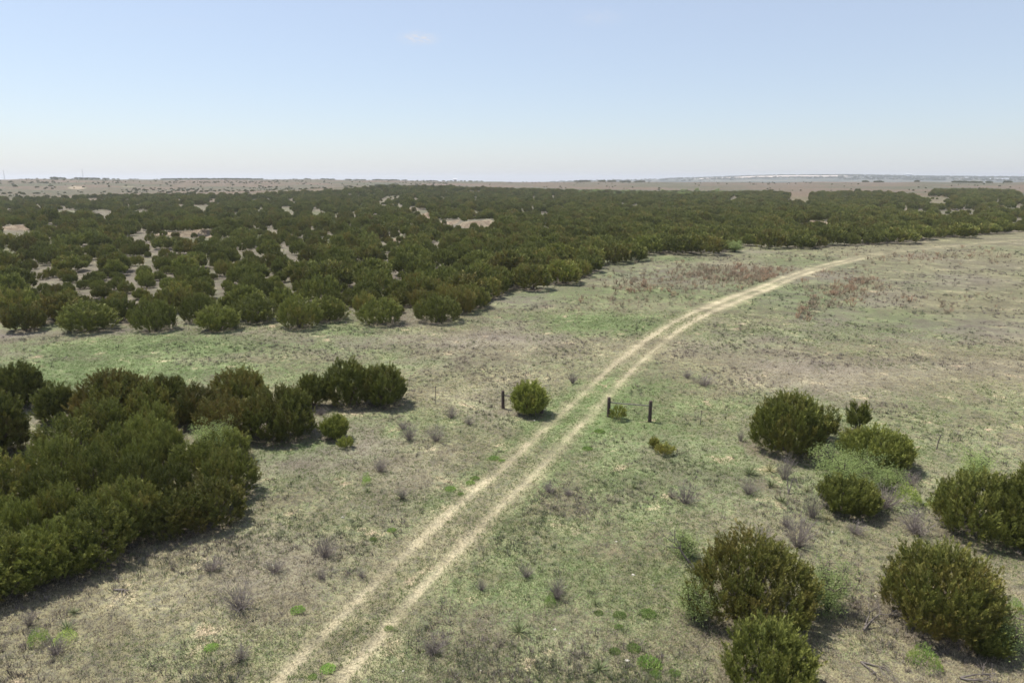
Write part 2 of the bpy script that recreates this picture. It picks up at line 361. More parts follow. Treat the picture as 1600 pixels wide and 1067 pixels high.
GREENP = [(180, 582, 360, 20, .85), (300, 545, 330, 16, .6), (470, 590, 200, 18, .5), (1010, 600, 130, 45, .65), (1150, 622, 180, 26, .45), (700, 568, 240, 22, .35), (1400, 640, 260, 36, .3), (935, 507, 120, 18, .55),
          (250, 1020, 260, 60, .25), (880, 900, 200, 90, .25), (1320, 432, 320, 34, .25), (60, 510, 120, 8, .6), (560, 520, 90, 10, .5), (950, 660, 120, 30, .35), (880, 570, 90, 20, .5), (1150, 560, 250, 20, .3),
          (650, 660, 120, 25, .3), (440, 700, 60, 12, .5), (1330, 1020, 140, 30, .25), (1000, 780, 200, 60, .15), (820, 500, 120, 14, .4), (1500, 480, 200, 30, .15), (1060, 405, 90, 6, .4)]
DRYP = [(500, 690, 130, 45, .8), (640, 530, 250, 10, .6), (800, 455, 90, 14, .9), (430, 880, 130, 70, .6), (1150, 750, 200, 60, .6), (1460, 520, 220, 20, .8), (1450, 575, 170, 12, .6), (1080, 700, 150, 22, .6),
        (780, 640, 60, 30, .5), (1060, 430, 240, 20, .7), (200, 522, 300, 5, .8), (930, 400, 60, 8, .8), (620, 760, 120, 60, .45), (780, 1000, 160, 60, .4), (1500, 760, 160, 60, .35), (1250, 520, 140, 10, .4), (80, 560, 100, 8, .5)]
BAREP = [(1150, 515, 18, 4, .8), (1160, 507, 40, 3, .5), (960, 862, 25, 10, .5), (520, 653, 40, 6, .45), (860, 480, 60, 8, .4), (1180, 700, 20, 8, .6), (1120, 505, 16, 4, .4), (1110, 568, 40, 6, .45), (1290, 455, 50, 4, .4), (640, 935, 40, 30, .3),
         (120, 293.5, 12, 2.2, 1), (50, 290, 30, 1.5, .4), (200, 292, 22, 1.6, .5), (760, 645, 40, 5, .35), (555, 645, 30, 4, .5), (230, 800, 30, 20, .3), (900, 830, 30, 14, .4), (300, 895, 60, 10, .3), (180, 620, 60, 10, .3), (1560, 505, 60, 6, .4)]
def patches(L, u, v, x, y):
    m = np.zeros_like(x)
    for (a, b, rx, ry, s) in L:
        q = ((u - a) / rx) ** 2 + ((v - b) / ry) ** 2
        m = np.maximum(m, s * np.exp(-q * .9) * (1 if s < .99 else 1.6))
    return m * ((y > 5))

# ------------------------------------------------------------------ ground: one fan-shaped sheet, fine near the view, out to the horizon
def build_ground():
    fine = np.radians(np.linspace(-56, 56, 1080)); coarse = np.radians(np.linspace(56, 304, 90))[1:-1]
    th = np.concatenate([fine, coarse]); na = len(th)
    r = [9.0]
    while r[-1] < 30: r.append(r[-1] + .075)
    while r[-1] < 14000: r.append(r[-1] * 1.0085)
    r = np.array([0.01, 3, 6] + r); nr = len(r)
    R, T = np.meshgrid(r, th, indexing='ij'); x = (R * np.sin(T)).ravel(); y = (R * np.cos(T)).ravel()
    z = terrain(x, y)
    u, v = project(x, y, z); front = (y > 5)
    warp = (fbm(x * .3, y * .3, 44, 3) - .5)
    u2 = u + warp * 60 * np.clip((v - 270) / 400, 0, 1); v2 = v + (fbm(x * .3 + 50, y * .3, 45, 3) - .5) * 40 * np.clip((v - 300) / 500, 0, 1)
    green = patches(GREENP, u2, v2, x, y) + (fbm(x * .06, y * .06, 71, 4) - .5) * 1.1 + .25
    dry = in_wood_outline(u, v) * .8 * (np.hypot(x, y) > 62) + patches(DRYP, u2, v2, x, y) + np.clip((fbm(x * .09 + 30, y * .09, 81, 4) - .5) * 2.6, 0, .7)
    bare = np.maximum(patches(BAREP, u, v, x, y), bank_mask(x, y) * 1.2)
    rr = np.hypot(x, y)
    far = sstep(300, 650, rr) * (bare < .4)
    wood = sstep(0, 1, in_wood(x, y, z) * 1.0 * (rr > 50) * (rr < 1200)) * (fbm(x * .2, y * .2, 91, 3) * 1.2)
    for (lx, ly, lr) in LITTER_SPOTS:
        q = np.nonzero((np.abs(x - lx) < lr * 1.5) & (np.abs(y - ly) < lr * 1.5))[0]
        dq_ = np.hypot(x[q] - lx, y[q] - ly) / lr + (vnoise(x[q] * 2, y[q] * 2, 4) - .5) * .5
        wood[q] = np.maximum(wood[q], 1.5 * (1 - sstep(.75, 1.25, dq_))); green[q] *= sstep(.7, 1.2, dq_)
    td = np.full(x.shape, 9.0); near = (x > TC[:, 0].min() - 6) & (x < TC[:, 0].max() + 6) & (rr < 260) & front
    d = track_d(x[near], y[near]); td[near] = d
    farw = sstep(45, 75, rr)                                              # beyond the bend the two ruts run together
    rut = np.minimum(np.abs(np.abs(td) - (.86 - .12 * farw)), 9)
    track = 1.0 - rut * (1.55 - .3 * farw) + .05 + .12 * farw; track = np.clip(track, -1, 1); track = np.maximum(track, sstep(58, 85, rr) * (.44 - .30 * sstep(.9, 1.4, np.abs(td))) - (np.abs(td) > 1.4) * 1.2)
    track += (fbm(x * .8, y * .8, 19, 3) - .5) * .7 + (fbm(x * .16, y * .16, 29, 2) - .5) * .4
    track -= .36 * (np.exp(-((rr - 41) / 8) ** 2)) + .28 * np.exp(-((rr - 57) / 6) ** 2) * (td > 0) ; track -= .22 * sstep(85, 120, rr) + .55 * sstep(122, 160, rr) * sstep(.25, .5, vnoise(x * .07, y * .07, 3))
    track = np.where(np.abs(td) > 2.2, -1, track)
    green = green + .5 * np.exp(-(td / .75) ** 2) * np.exp(-((rr - 43) / 9) ** 2) - .12 * np.exp(-(td / .6) ** 2)
    green = green + .35 * np.exp(-((np.abs(td) - 1.8) / .5) ** 2) * np.exp(-((rr - 36) / 9) ** 2)
    z = z - .05 * np.clip(1 - rut * 2, 0, 1) * (rr < 120)
    dune = np.zeros_like(x); q = (rr > 4200) & (rr < 5300) & front
    uq = u[q]; n1 = fbm(uq * .03, rr[q] * .002, 5, 3)
    dq = np.exp(-((uq - 1112) / 28) ** 4) * (rr[q] > 4500) * (rr[q] < 4830) + np.exp(-((uq - 1235) / 88) ** 6) * (rr[q] > 4450 + 200 * n1) * (rr[q] < 4990) + np.exp(-((uq - 1325) / 22) ** 4) * (rr[q] > 4600) * (rr[q] < 4760)
    dune[q] = dq * (.55 + n1)
    idx = np.arange(nr * na).reshape(nr, na)
    A = idx[:-1, :]; B = idx[1:, :]; A2 = np.roll(A, -1, 1); B2 = np.roll(B, -1, 1)
    F = np.stack([A.ravel(), A2.ravel(), B2.ravel(), B.ravel()], 1)[:, ::-1]
    V = np.stack([x, y, z], 1)
    ft = (np.abs(td[F]) < 1.75).all(1)
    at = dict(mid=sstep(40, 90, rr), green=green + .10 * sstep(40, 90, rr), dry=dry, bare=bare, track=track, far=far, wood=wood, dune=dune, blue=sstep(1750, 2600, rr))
    def sub(name, Fs):
        used, inv = np.unique(Fs, return_inverse=True)
        return mesh_np(name, V[used], inv.reshape(Fs.shape), M_GROUND, {k: a[used] for k, a in at.items()}, True)
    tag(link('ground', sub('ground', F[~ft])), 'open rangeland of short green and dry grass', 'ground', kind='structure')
    tag(link('dirt_track', sub('dirt_track', F[ft])), 'pale two-rut dirt track curving away through the meadow', 'track', kind='structure')

# ------------------------------------------------------------------ plant builders (meshes around the origin, metres)
def unit(v): return v / np.maximum(np.linalg.norm(v, axis=-1, keepdims=True), 1e-9)
def kites(P, D, L, Wd, rng, face=None):
    """one four-cornered leaf per row"""
    n = len(P); r = unit(rng.normal(size=(n, 3))) if face is None else unit(face + rng.normal(size=(n, 3)) * .45); s = unit(np.cross(D, r)) * (Wd[:, None] * .5)
    V = np.empty((n, 4, 3)); V[:, 0] = P; V[:, 1] = P + D * L[:, None] * .5 + s; V[:, 2] = P + D * L[:, None]; V[:, 3] = P + D * L[:, None] * .5 - s
    return V.reshape(-1, 3), np.arange(n * 4).reshape(-1, 4)
def crown_mesh(seed, r=1.6, h=2.4, leaf=.10, tufts=900, per=14, lobes=7, mat=None, up=1.0, name='crown', shape=None, plume=.62, inner=.22, low=.08, tp=9, pw=.17, lw=.20):
    """juniper crown: a vase of upward flame-like plumes, each plume a bundle of tufts, each tuft a bundle of leaf sprays"""
    rng = np.random.default_rng(seed)
    if shape: L = shape
    else:
        L = [(rng.normal() * r * .08, rng.normal() * r * .08, r * .80, h)]
        for i in range(lobes):
            a = i / lobes * 6.283 + rng.uniform(-.4, .4); rl = r * rng.uniform(.36, .52); d = (r - rl) * rng.uniform(.82, 1.0)
            L.append((math.cos(a) * d, math.sin(a) * d, rl, h * rng.uniform(.60, .92)))
    L = np.array(L); w = L[:, 2] * (L[:, 2] * .7 + L[:, 3]); npl = max(12, tufts // tp); k = rng.choice(len(L), size=npl * 3, p=w / w.sum())
    c = L[k]; n = len(k); plume = min(plume, h * .4)
    t = rng.uniform(0, 1, n) ** 1.3; ph = rng.uniform(0, 6.2832, n)
    prof = np.where(t < .45, .64 + .36 * (t / .45) ** .8, (np.clip(1 - ((t - .45) / .55) ** 2.4, 0, 1)) ** .6)
    lump = 1 + .20 * (vnoise(ph * 1.9 + seed, t * 3 + k * 3.3, seed) - .5) * 2
    depth = np.where(rng.uniform(0, 1, n) < inner, rng.uniform(.3, .8, n), rng.uniform(.82, 1.0, n))
    rad = c[:, 2] * prof * lump * depth
    z = low + (c[:, 3] * rng.uniform(.92, 1.06, n) - low - plume * .8) * t
    P = np.stack([c[:, 0] + np.cos(ph) * rad, c[:, 1] + np.sin(ph) * rad, z], 1)
    dd = np.full(n, 9.)
    for (lx, ly, lr, lh) in L: dd = np.minimum(dd, np.hypot(P[:, 0] - lx, P[:, 1] - ly) / lr + np.clip(P[:, 2] / lh - .5, 0, 1) * 1.5)
    keep = (dd > .68) | (rng.uniform(0, 1, n) < inner * .7)
    P, ph, t = P[keep][:npl], ph[keep][:npl], t[keep][:npl]; n = len(P)
    out = np.stack([np.cos(ph), np.sin(ph), np.zeros(n)], 1)
    A = unit(out * (.45 * (1 - t) + .16)[:, None] + np.array([0, 0, up]) + rng.normal(size=(n, 3)) * .18)
    PL = plume * rng.uniform(.55, 1.3, n); PWd = pw * rng.uniform(.7, 1.3, n)
    s_ = (np.arange(tp)[None, :] + rng.uniform(0, 1, (n, tp))) / tp; pp = unit(np.cross(A[:, None, :], rng.normal(size=(n, tp, 3))))
    TP = P[:, None, :] + A[:, None, :] * (s_ * PL[:, None])[..., None] + pp * (PWd[:, None] * (1 - s_) ** .6 * rng.uniform(.4, 1, (n, tp)))[..., None]
    TA = unit(A[:, None, :] + pp * .22 + rng.normal(size=(n, tp, 3)) * .10); TP = TP.reshape(-1, 3); TA = TA.reshape(-1, 3); m = len(TP)
    tl = leaf * 2.0
    a = rng.uniform(0, 1, (m, per)); perp = unit(np.cross(TA[:, None, :], rng.normal(size=(m, per, 3))))
    Q = TP[:, None, :] + TA[:, None, :] * (a * tl)[..., None] + perp * (leaf * .62 * (1 - a) ** .7 * rng.uniform(.2, 1, (m, per)))[..., None]
    D = unit(TA[:, None, :] + perp * .24 + rng.normal(size=(m, per, 3)) * .11)
    face = np.repeat(unit(out * (1.15 - .7 * t)[:, None] + np.array([0, 0, .35]) + np.array([0, 0, .9]) * t[:, None]), tp * per, 0) + perp.reshape(-1, 3) * .55
    ll = leaf * rng.uniform(.7, 1.35, (m, per)); Q = Q.reshape(-1, 3); D = D.reshape(-1, 3); ll = ll.ravel(); Q[:, 2] = np.maximum(Q[:, 2], .03)
    ll = ll * 1.6; V, F = kites(Q, D, ll, ll * lw, rng, face)
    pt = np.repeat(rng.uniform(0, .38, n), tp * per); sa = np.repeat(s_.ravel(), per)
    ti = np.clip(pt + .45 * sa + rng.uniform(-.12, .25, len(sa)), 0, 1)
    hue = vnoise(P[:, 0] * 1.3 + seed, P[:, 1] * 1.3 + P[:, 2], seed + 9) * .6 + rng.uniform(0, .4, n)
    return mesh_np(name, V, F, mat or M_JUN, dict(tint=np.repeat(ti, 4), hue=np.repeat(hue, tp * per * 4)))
def tubes(paths, name, mat, sides=5):
    """paths: list of (points, radii)"""
    Vs, Fs, o = [], [], 0
    for pts, rad in paths:
        pts = np.asarray(pts, float); m = len(pts)
        d = unit(np.gradient(pts, axis=0)); ref = np.array([.3, .9, .1]) if abs(d[0][2]) > .8 else np.array([0, 0, 1.])
        u = unit(np.cross(d, ref)); v = np.cross(d, u); an = np.arange(sides) * 6.2832 / sides
        ring = pts[:, None, :] + (u[:, None, :] * np.cos(an)[None, :, None] + v[:, None, :] * np.sin(an)[None, :, None]) * np.asarray(rad)[:, None, None]
        Vs.append(ring.reshape(-1, 3)); i = np.arange(m - 1)[:, None] * sides; j = np.arange(sides)[None, :]; j2 = (j + 1) % sides
        Fs.append(np.stack([i + j, i + j2, i + sides + j2, i + sides + j], -1).reshape(-1, 4) + o); o += m * sides
    return mesh_np(name, np.vstack(Vs), np.vstack(Fs), mat, None, True)
def stems(seed, r, h, n=8, rad=.05, mat=None, name='trunk', lean=.7, twist=.12, side=1, sides=5, hmin=.6):
    rng = np.random.default_rng(seed); paths = []
    for i in range(n):
        a = i / n * 6.2832 + rng.uniform(-.5, .5); d = r * lean * rng.uniform(.35, 1); H = h * rng.uniform(hmin, .88)
        m = 7; t = np.linspace(0, 1, m)
        x = .06 * math.cos(a) + math.cos(a) * d * t ** 1.1 + rng.normal(size=m) * twist * t * .5
        y = .06 * math.sin(a) + math.sin(a) * d * t ** 1.1 + rng.normal(size=m) * twist * t * .5
        z = -.08 + (H + .08) * t ** .9; p = np.stack([x, y, z], 1); R = rad * (1 - .85 * t) * rng.uniform(.7, 1.2)
        paths.append((p, R))
        for s in range(side * 3):
            k = rng.integers(2, m - 1); b = p[k]; a2 = a + rng.uniform(-1.4, 1.4); l = h * rng.uniform(.18, .38)
            tt = np.linspace(0, 1, 4)[:, None]; q = b + np.array([math.cos(a2) * .6, math.sin(a2) * .6, .75]) * l * tt + rng.normal(size=(4, 3)) * .03 * tt
            paths.append((q, R[k] * .6 * (1 - .8 * tt[:, 0])))
    return tubes(paths, name, mat or M_BARK, sides)
def twig_mesh(seed, r=.5, h=.6, n=60, w=.006, mat=None, name='twig_shrub', spread=1.0):
    """leafless shrub: many fine stems, each forking twice"""
    rng = np.random.default_rng(seed); paths = []
    for i in range(n):
        a = rng.uniform(0, 6.2832); e = rng.uniform(.0, 1) ** .6 * spread
        d = np.array([math.cos(a) * e * r, math.sin(a) * e * r, h * math.sqrt(max(.08, 1 - .7 * e * e)) * rng.uniform(.7, 1.1)])
        b = np.array([math.cos(a), math.sin(a), 0]) * rng.uniform(0, r * .18); t = np.linspace(0, 1, 4)[:, None]
        p = b + d * t + rng.normal(size=(4, 3)) * .04 * t * r; p[0, 2] = -.02
        paths.append((p, w * (1 - .6 * t[:, 0])))
        for s in range(4):
            k = rng.integers(1, 4); q0 = p[k]; dd = unit(d + rng.normal(size=3) * np.linalg.norm(d) * .55) * np.linalg.norm(d) * rng.uniform(.2, .45)
            paths.append((np.array([q0, q0 + dd * .5 + rng.normal(size=3) * .01, q0 + dd]), w * np.array([.6, .5, .25])))
    return tubes(paths, name, mat or M_TWIG, 3)
def blades_mesh(seed, n=60, L=.45, w=.03, up=.6, name='yucca', mat=None, base=.0, droop=.15):
    rng = np.random.default_rng(seed); a = rng.uniform(0, 6.2832, n); e = rng.uniform(up - .55, 1.25, n)
    D = unit(np.stack([np.cos(a) * np.cos(e), np.sin(a) * np.cos(e), np.sin(e)], 1)); l = L * rng.uniform(.7, 1.15, n)
    s = unit(np.cross(D, np.array([0, 0, 1.]) + rng.normal(size=(n, 3)) * .2)); V = np.empty((n, 6, 3)); B = np.array([0, 0, base]) + D * .03
    mid = B + D * (l * .5)[:, None]; tip = B + D * l[:, None] - np.array([0, 0, 1]) * (droop * l * rng.uniform(0, 1, n))[:, None]
    V[:, 0] = B - s * w * .4; V[:, 1] = B + s * w * .4; V[:, 2] = mid + s * w * .5; V[:, 3] = mid - s * w * .5; V[:, 4] = tip + s * .002; V[:, 5] = tip - s * .002
    V[:, :, 2] = np.maximum(V[:, :, 2], .0); i = np.arange(n)[:, None] * 6
    F = np.concatenate([i + np.array([[0, 1, 2, 3]]), i + np.array([[3, 2, 4, 5]])])
    ti = rng.uniform(0, 1, n); return mesh_np(name, V.reshape(-1, 3), F, mat or M_YUC, dict(tint=np.repeat(ti, 6), hue=np.repeat(rng.uniform(0, 1, n) ** 2 * (D[:, 2] < .35) + .2, 6)))
def leafy_mesh(seed, r, h, n, leaf, mat, name='clump', dome=True):
    rng = np.random.default_rng(seed); a = rng.uniform(0, 6.2832, n); q = np.sqrt(rng.uniform(0, 1, n)); x, y = np.cos(a) * q * r, np.sin(a) * q * r
    zt = h * (1 - q ** 2) ** .5 * (.6 + .8 * vnoise(x * 3 / r + seed, y * 3 / r, seed)) if dome else h * rng.uniform(.4, 1, n)
    z = zt * rng.uniform(.25, 1, n); D = unit(np.stack([np.cos(a) * q * .6, np.sin(a) * q * .6, np.full(n, .8)], 1) + rng.normal(size=(n, 3)) * .4)
    l = leaf * rng.uniform(.6, 1.4, n); V, F = kites(np.stack([x, y, z], 1), D, l, l * .38, rng)
    return mesh_np(name, V, F, mat, dict(tint=np.repeat(rng.uniform(0, 1, n), 4), hue=np.repeat(vnoise(x * 2 / r, y * 2 / r, seed), 4)))

def place(me_parts, name, x, y, label, cat, group=None, rz=None, sc=(1, 1, 1), rng=random, tilt=0):
    """me_parts: [(part name, mesh, object colour)]; first call of a kind or a copy alike"""
    e = bpy.data.objects.new(name, None); COL.objects.link(e); e.empty_display_size = .3
    e.location = (x, y, tz(x, y)); e.rotation_euler = (tilt, 0, rng.uniform(0, 6.28) if rz is None else rz); e.scale = sc
    tag(e, label, cat, group)
    for pn, me, colr in me_parts:
        o = link(pn, me, e)
        if colr: o.color = colr
    return e
def single(name, me, x, y, label, cat, group=None, sc=(1, 1, 1), rz=None, col=None, rng=random):
    o = link(name, me, None, (x, y, tz(x, y) )); o.scale = sc; o.rotation_euler = (0, 0, rng.uniform(0, 6.28) if rz is None else rz)
    if col: o.color = col
    return tag(o, label, cat, group)

random.seed(5)
# ------------------------------------------------------------------ junipers close to the camera, each placed by the ground it stands on
def fit(cx, yb, wpx, ytop):
    """ground point, radius and height of a crown seen wpx wide between foot row yb and top row ytop"""
    fx, fy = hit(cx, yb); depth = fy * CP + CAMZ * SP; r = wpx / FPX * depth / 2
    L = math.hypot(fx, fy); k = (L + r * .62) / L; x, y = fx * k, fy * k
    dx, dy, dz = ray(cx, ytop); D = math.hypot(x, y) + r * .18; hh = CAMZ + float(dz) / math.hypot(float(dx), float(dy)) * D - tz(x, y)
    return x, y, r, max(hh, .4)
def col(brown, bright=1.0, spread=.0): return (brown, bright, spread, 1)
HERO = [  # cx, foot, width, top, brown, bright, tufts, seed, label
    (1165, 992, 196, 836, .46, .95, 1500, 101, 'large brownish juniper with a pointed top, left of a pale mesquite'),
    (1200, 1100, 140, 978, .10, 1.35, 900, 102, 'fresh green juniper cut off by the bottom edge in front of the brownish juniper'),
    (1457, 1004, 172, 850, .46, 1.05, 1700, 103, 'big rounded olive brown juniper alone near the lower right corner'),
    (1541, 1030, 46, 980, .05, 1.0, 420, 104, 'small low dark green juniper tucked against the rounded olive brown one'),
    (1532, 852, 150, 742, .10, .95, 1200, 105, 'broad dark green juniper cut by the right edge, its low front half'),
    (1618, 868, 130, 708, .10, .95, 1200, 106, 'tall dark green juniper rising at the right edge behind the broad one'),
    (1226, 716, 116, 612, .26, .95, 1500, 107, 'full dark olive juniper to the right of the gate posts'),
    (1281, 692, 46, 634, .22, 1.0, 260, 108, 'thin airy juniper leaning on the right side of the full dark olive one'),
    (1339, 676, 30, 627, .18, 1.1, 160, 109, 'small sparse juniper with a bare leaning stem behind the yellow green one'),
    (1363, 738, 108, 672, .16, 1.40, 1100, 110, 'yellowish green low juniper behind the feathery mesquite'),
    (1325, 808, 84, 748, .10, 1.15, 800, 111, 'compact dark green juniper in front of the feathery mesquite'),
    (828, 652, 52, 597, .22, 1.45, 750, 112, 'round light olive juniper beside the left gate post'),
    (545, 638, 72, 563, .20, 1.0, 800, 114, 'taller left half of the juniper pair right of the dense thicket'),
    (600, 637, 74, 570, .20, 1.05, 800, 115, 'right half of the juniper pair nearest the open meadow'),
    (490, 640, 42, 586, .20, .9, 500, 116, 'dark juniper behind the wide one, left of the juniper pair'),
    (440, 692, 112, 606, .30, .92, 1500, 118, 'wide dark juniper with a broad shadow, at the right end of the thicket'),
    (372, 640, 84, 581, .50, .95, 900, 119, 'brown tinged juniper at the upper right of the thicket'),
    (38, 640, 66, 567, .02, .72, 900, 121, 'very dark rounded juniper standing apart at the left edge of the meadow'),
    (4, 620, 40, 578, .10, .8, 400, 122, 'dark juniper cut by the left edge beside the very dark one'),
    (8, 716, 74, 612, .35, .85, 1200, 123, 'tall olive juniper cut by the left edge in front of the very dark one'),
    (92, 662, 52, 602, .06, .9, 600, 124, 'small green juniper between the very dark one and the thicket'),
    (196, 654, 100, 577, .62, 1.0, 1200, 125, 'reddish brown juniper at the rear of the thicket, its highest top'),
    (266, 656, 70, 589, .22, .85, 800, 126, 'dark green juniper at the rear of the thicket right of the reddish brown one'),
    (148, 662, 54, 612, .60, .95, 500, 127, 'brown juniper low on the left shoulder of the reddish brown one'),
    (305, 664, 48, 622, .15, .9, 450, 128, 'small dark juniper in the dip of the thicket rear edge'),
    (522, 689, 36, 652, .16, 1.4, 380, 113, 'small light green juniper standing alone right of the wide dark one'),
]
GJ = 'junipers close to the camera'
for (cx, yb, wp, yt, br, bri, nt_, sd_, lab) in HERO:
    x, y, r, h = fit(cx, yb, wp, yt); dist = math.hypot(x, y)
    lf = .038 + .0010 * dist; shape = None; nt_ = int(nt_ * 4.6)
    kw = dict(plume=.34 + .11 * r, pw=.055 + .018 * r, tp=7)
    if sd_ == 101: shape = [(.15, .5, r * .50, h), (.75, .2, r * .50, h * .86), (-.7, .1, r * .52, h * .74), (-1.2, -.2, r * .42, h * .55), (1.15, -.1, r * .42, h * .66), (.2, -.6, r * .52, h * .68), (-.3, .7, r * .45, h * .82), (.7, -.8, r * .42, h * .5)]
    if sd_ in (108, 109): kw['inner'] = .45; kw['low'] = .25
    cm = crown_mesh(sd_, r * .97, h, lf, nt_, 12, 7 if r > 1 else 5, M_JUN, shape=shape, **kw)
    lean = .95 if sd_ != 109 else .5
    place([('crown', cm, col(br * .85, bri * .95)), ('trunk', stems(sd_, r * .8, h * .8, 9, .028 + .012 * r, lean=lean), None)], 'juniper', x, y, lab, 'juniper', GJ, rz=0)['spread'] = r

# a few low young ones
def mid_variants():
    out = []
    for i, (r, h, lo) in enumerate([(1.75, 2.5, 7), (1.5, 2.6, 6), (2.0, 2.4, 8), (1.35, 2.2, 5), (1.8, 2.9, 7), (1.6, 2.1, 6)]):
        out.append((r, h, crown_mesh(300 + i, r, h, .125, 1250, 11, lo, plume=.6, pw=.13, tp=5, inner=.12, lw=.27), stems(400 + i, r * .75, h * .75, 7, .055)))
    return out
MIDV = mid_variants()
NEARV = []
for i, (r, h, lo) in enumerate([(1.6, 2.6, 7), (1.4, 2.5, 6), (1.85, 2.7, 8), (1.5, 2.9, 6)]):
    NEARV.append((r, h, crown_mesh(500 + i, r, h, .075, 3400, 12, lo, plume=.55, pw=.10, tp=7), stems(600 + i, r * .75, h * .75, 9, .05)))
for (cx, yb, wp, yt, lab) in [(965, 658, 22, 636, 'tiny olive juniper seedling at the foot of the right gate brace'), (540, 701, 20, 684, 'knee high juniper seedling right of the small light green juniper'),
                              (1038, 712, 26, 695, 'low orange tinged juniper seedling below the right gate brace'), (1022, 700, 9, 686, 'tiny dark juniper seedling left of the orange tinged one')]:
    x, y, r, h = fit(cx, yb, wp, yt)
    cm = crown_mesh(int(cx), r, h, .06, 360, 9, 4, M_JUN, plume=.2, pw=.04, low=.02, tp=4)
    place([('crown', cm, col(.35 if cx == 1038 else .2, 1.4)), ('trunk', stems(int(cx), r * .5, h * .6, 4, .015), None)], 'juniper_seedling', x, y, lab, 'juniper seedling', 'juniper seedlings', rz=0)

# the dense thicket at the left: individual trees packed crown to crown
THK = [(-60, 805), (20, 795), (72, 772), (92, 715), (125, 690), (170, 664), (320, 655), (352, 668), (395, 690), (392, 730), (378, 738), (372, 790), (350, 800), (330, 838), (250, 852), (185, 872), (165, 895), (110, 908), (60, 938), (-60, 960)]
def inpoly(px, py, poly):
    c = False; j = len(poly) - 1
    for i in range(len(poly)):
        xi, yi = poly[i]; xj, yj = poly[j]
        if (yi > py) != (yj > py) and px < (xj - xi) * (py - yi) / (yj - yi) + xi: c = not c
        j = i
    return c
fixed = [(352, 733, 1.35), (330, 832, 1.45), (272, 846, 1.4), (212, 850, 1.25), (150, 893, 1.5), (95, 912, 1.3), (28, 936, 1.5), (-25, 950, 1.5), (360, 782, 1.25), (305, 745, 1.2)]
pts = []
for (a, b, rr_) in fixed:
    fx, fy = hit(a, b); L = math.hypot(fx, fy); k = (L + rr_ * .7) / L; pts.append((fx * k, fy * k, rr_, True))
rg = random.Random(12)
for _ in range(6000):
    a, b = rg.uniform(-60, 400), rg.uniform(650, 950)
    if not inpoly(a, b, THK): continue
    fx, fy = flat_hit(a, b); fx, fy = float(fx), float(fy); L = math.hypot(fx, fy); k = (L + 1.0) / L; fx, fy = fx * k, fy * k; rr_ = rg.uniform(.85, 1.6)
    if all((fx - q[0]) ** 2 + (fy - q[1]) ** 2 > ((rr_ + q[2]) * .89) ** 2 for q in pts): pts.append((fx, fy, rr_, False))
def rowlabel(pts_uv, head, where):
    """rows counted from the front by distance, then ranks from the left, so each label points at one tree"""
    order = sorted(range(len(pts_uv)), key=lambda i: -pts_uv[i][1]); out = [None] * len(pts_uv)
    return out
ORD = ['first', 'second', 'third', 'fourth', 'fifth', 'sixth', 'seventh', 'eighth', 'ninth', 'tenth', 'eleventh', 'twelfth', 'thirteenth', 'fourteenth', 'fifteenth', 'sixteenth', 'seventeenth', 'eighteenth', 'nineteenth', 'twentieth']
def ordn(i):
    if i < 20: return ORD[i]
    n = i + 1; return '%d%s' % (n, {1: 'st', 2: 'nd', 3: 'rd'}.get(n % 10 if n % 100 not in (11, 12, 13) else 0, 'th'))
def tone(b, g=1): return 'reddish brown' if b > .55 else 'brownish' if b > .42 else 'olive' if b > .26 else 'dark green' if g < 1 else 'green'
def brownness(x, y): return float(np.clip((fbm(np.array([x * .11]), np.array([y * .11]), 61, 3)[0] - .40) * 2.2, 0, .6))
uv = [project(p[0], p[1], .0) for p in pts]
order = sorted(range(len(pts)), key=lambda i: -float(uv[i][1])); nrow = 8; per = math.ceil(len(pts) / nrow); TL = {}
for rI in range(nrow):
    row = sorted(order[rI * per:(rI + 1) * per], key=lambda i: float(uv[i][0]))
    for j, i in enumerate(row): TL[i] = (rI, j)
for i, (x, y, r, fx_) in enumerate(pts):
    v = NEARV[rg.randrange(4)]; b = brownness(x, y) + .14; hs = rg.uniform(.68, 1.02) * (.92 if fx_ else 1.0); g = rg.uniform(.78, 1.28)
    u_, v_ = uv[i]
    if v_ > 860 and u_ < 260: b *= .3; g = 1.15
    lab = '%s juniper in the left thicket, %s from left in its %s row back' % (tone(b, g), ordn(TL[i][1]), ordn(TL[i][0]))
    place([('crown', v[2], col(b, g)), ('trunk', v[3], None)], 'juniper', x, y, lab, 'juniper', 'junipers crowded in the left thicket', sc=(r / v[0], r / v[0], hs * (.56 + .25 * r)), rng=rg)

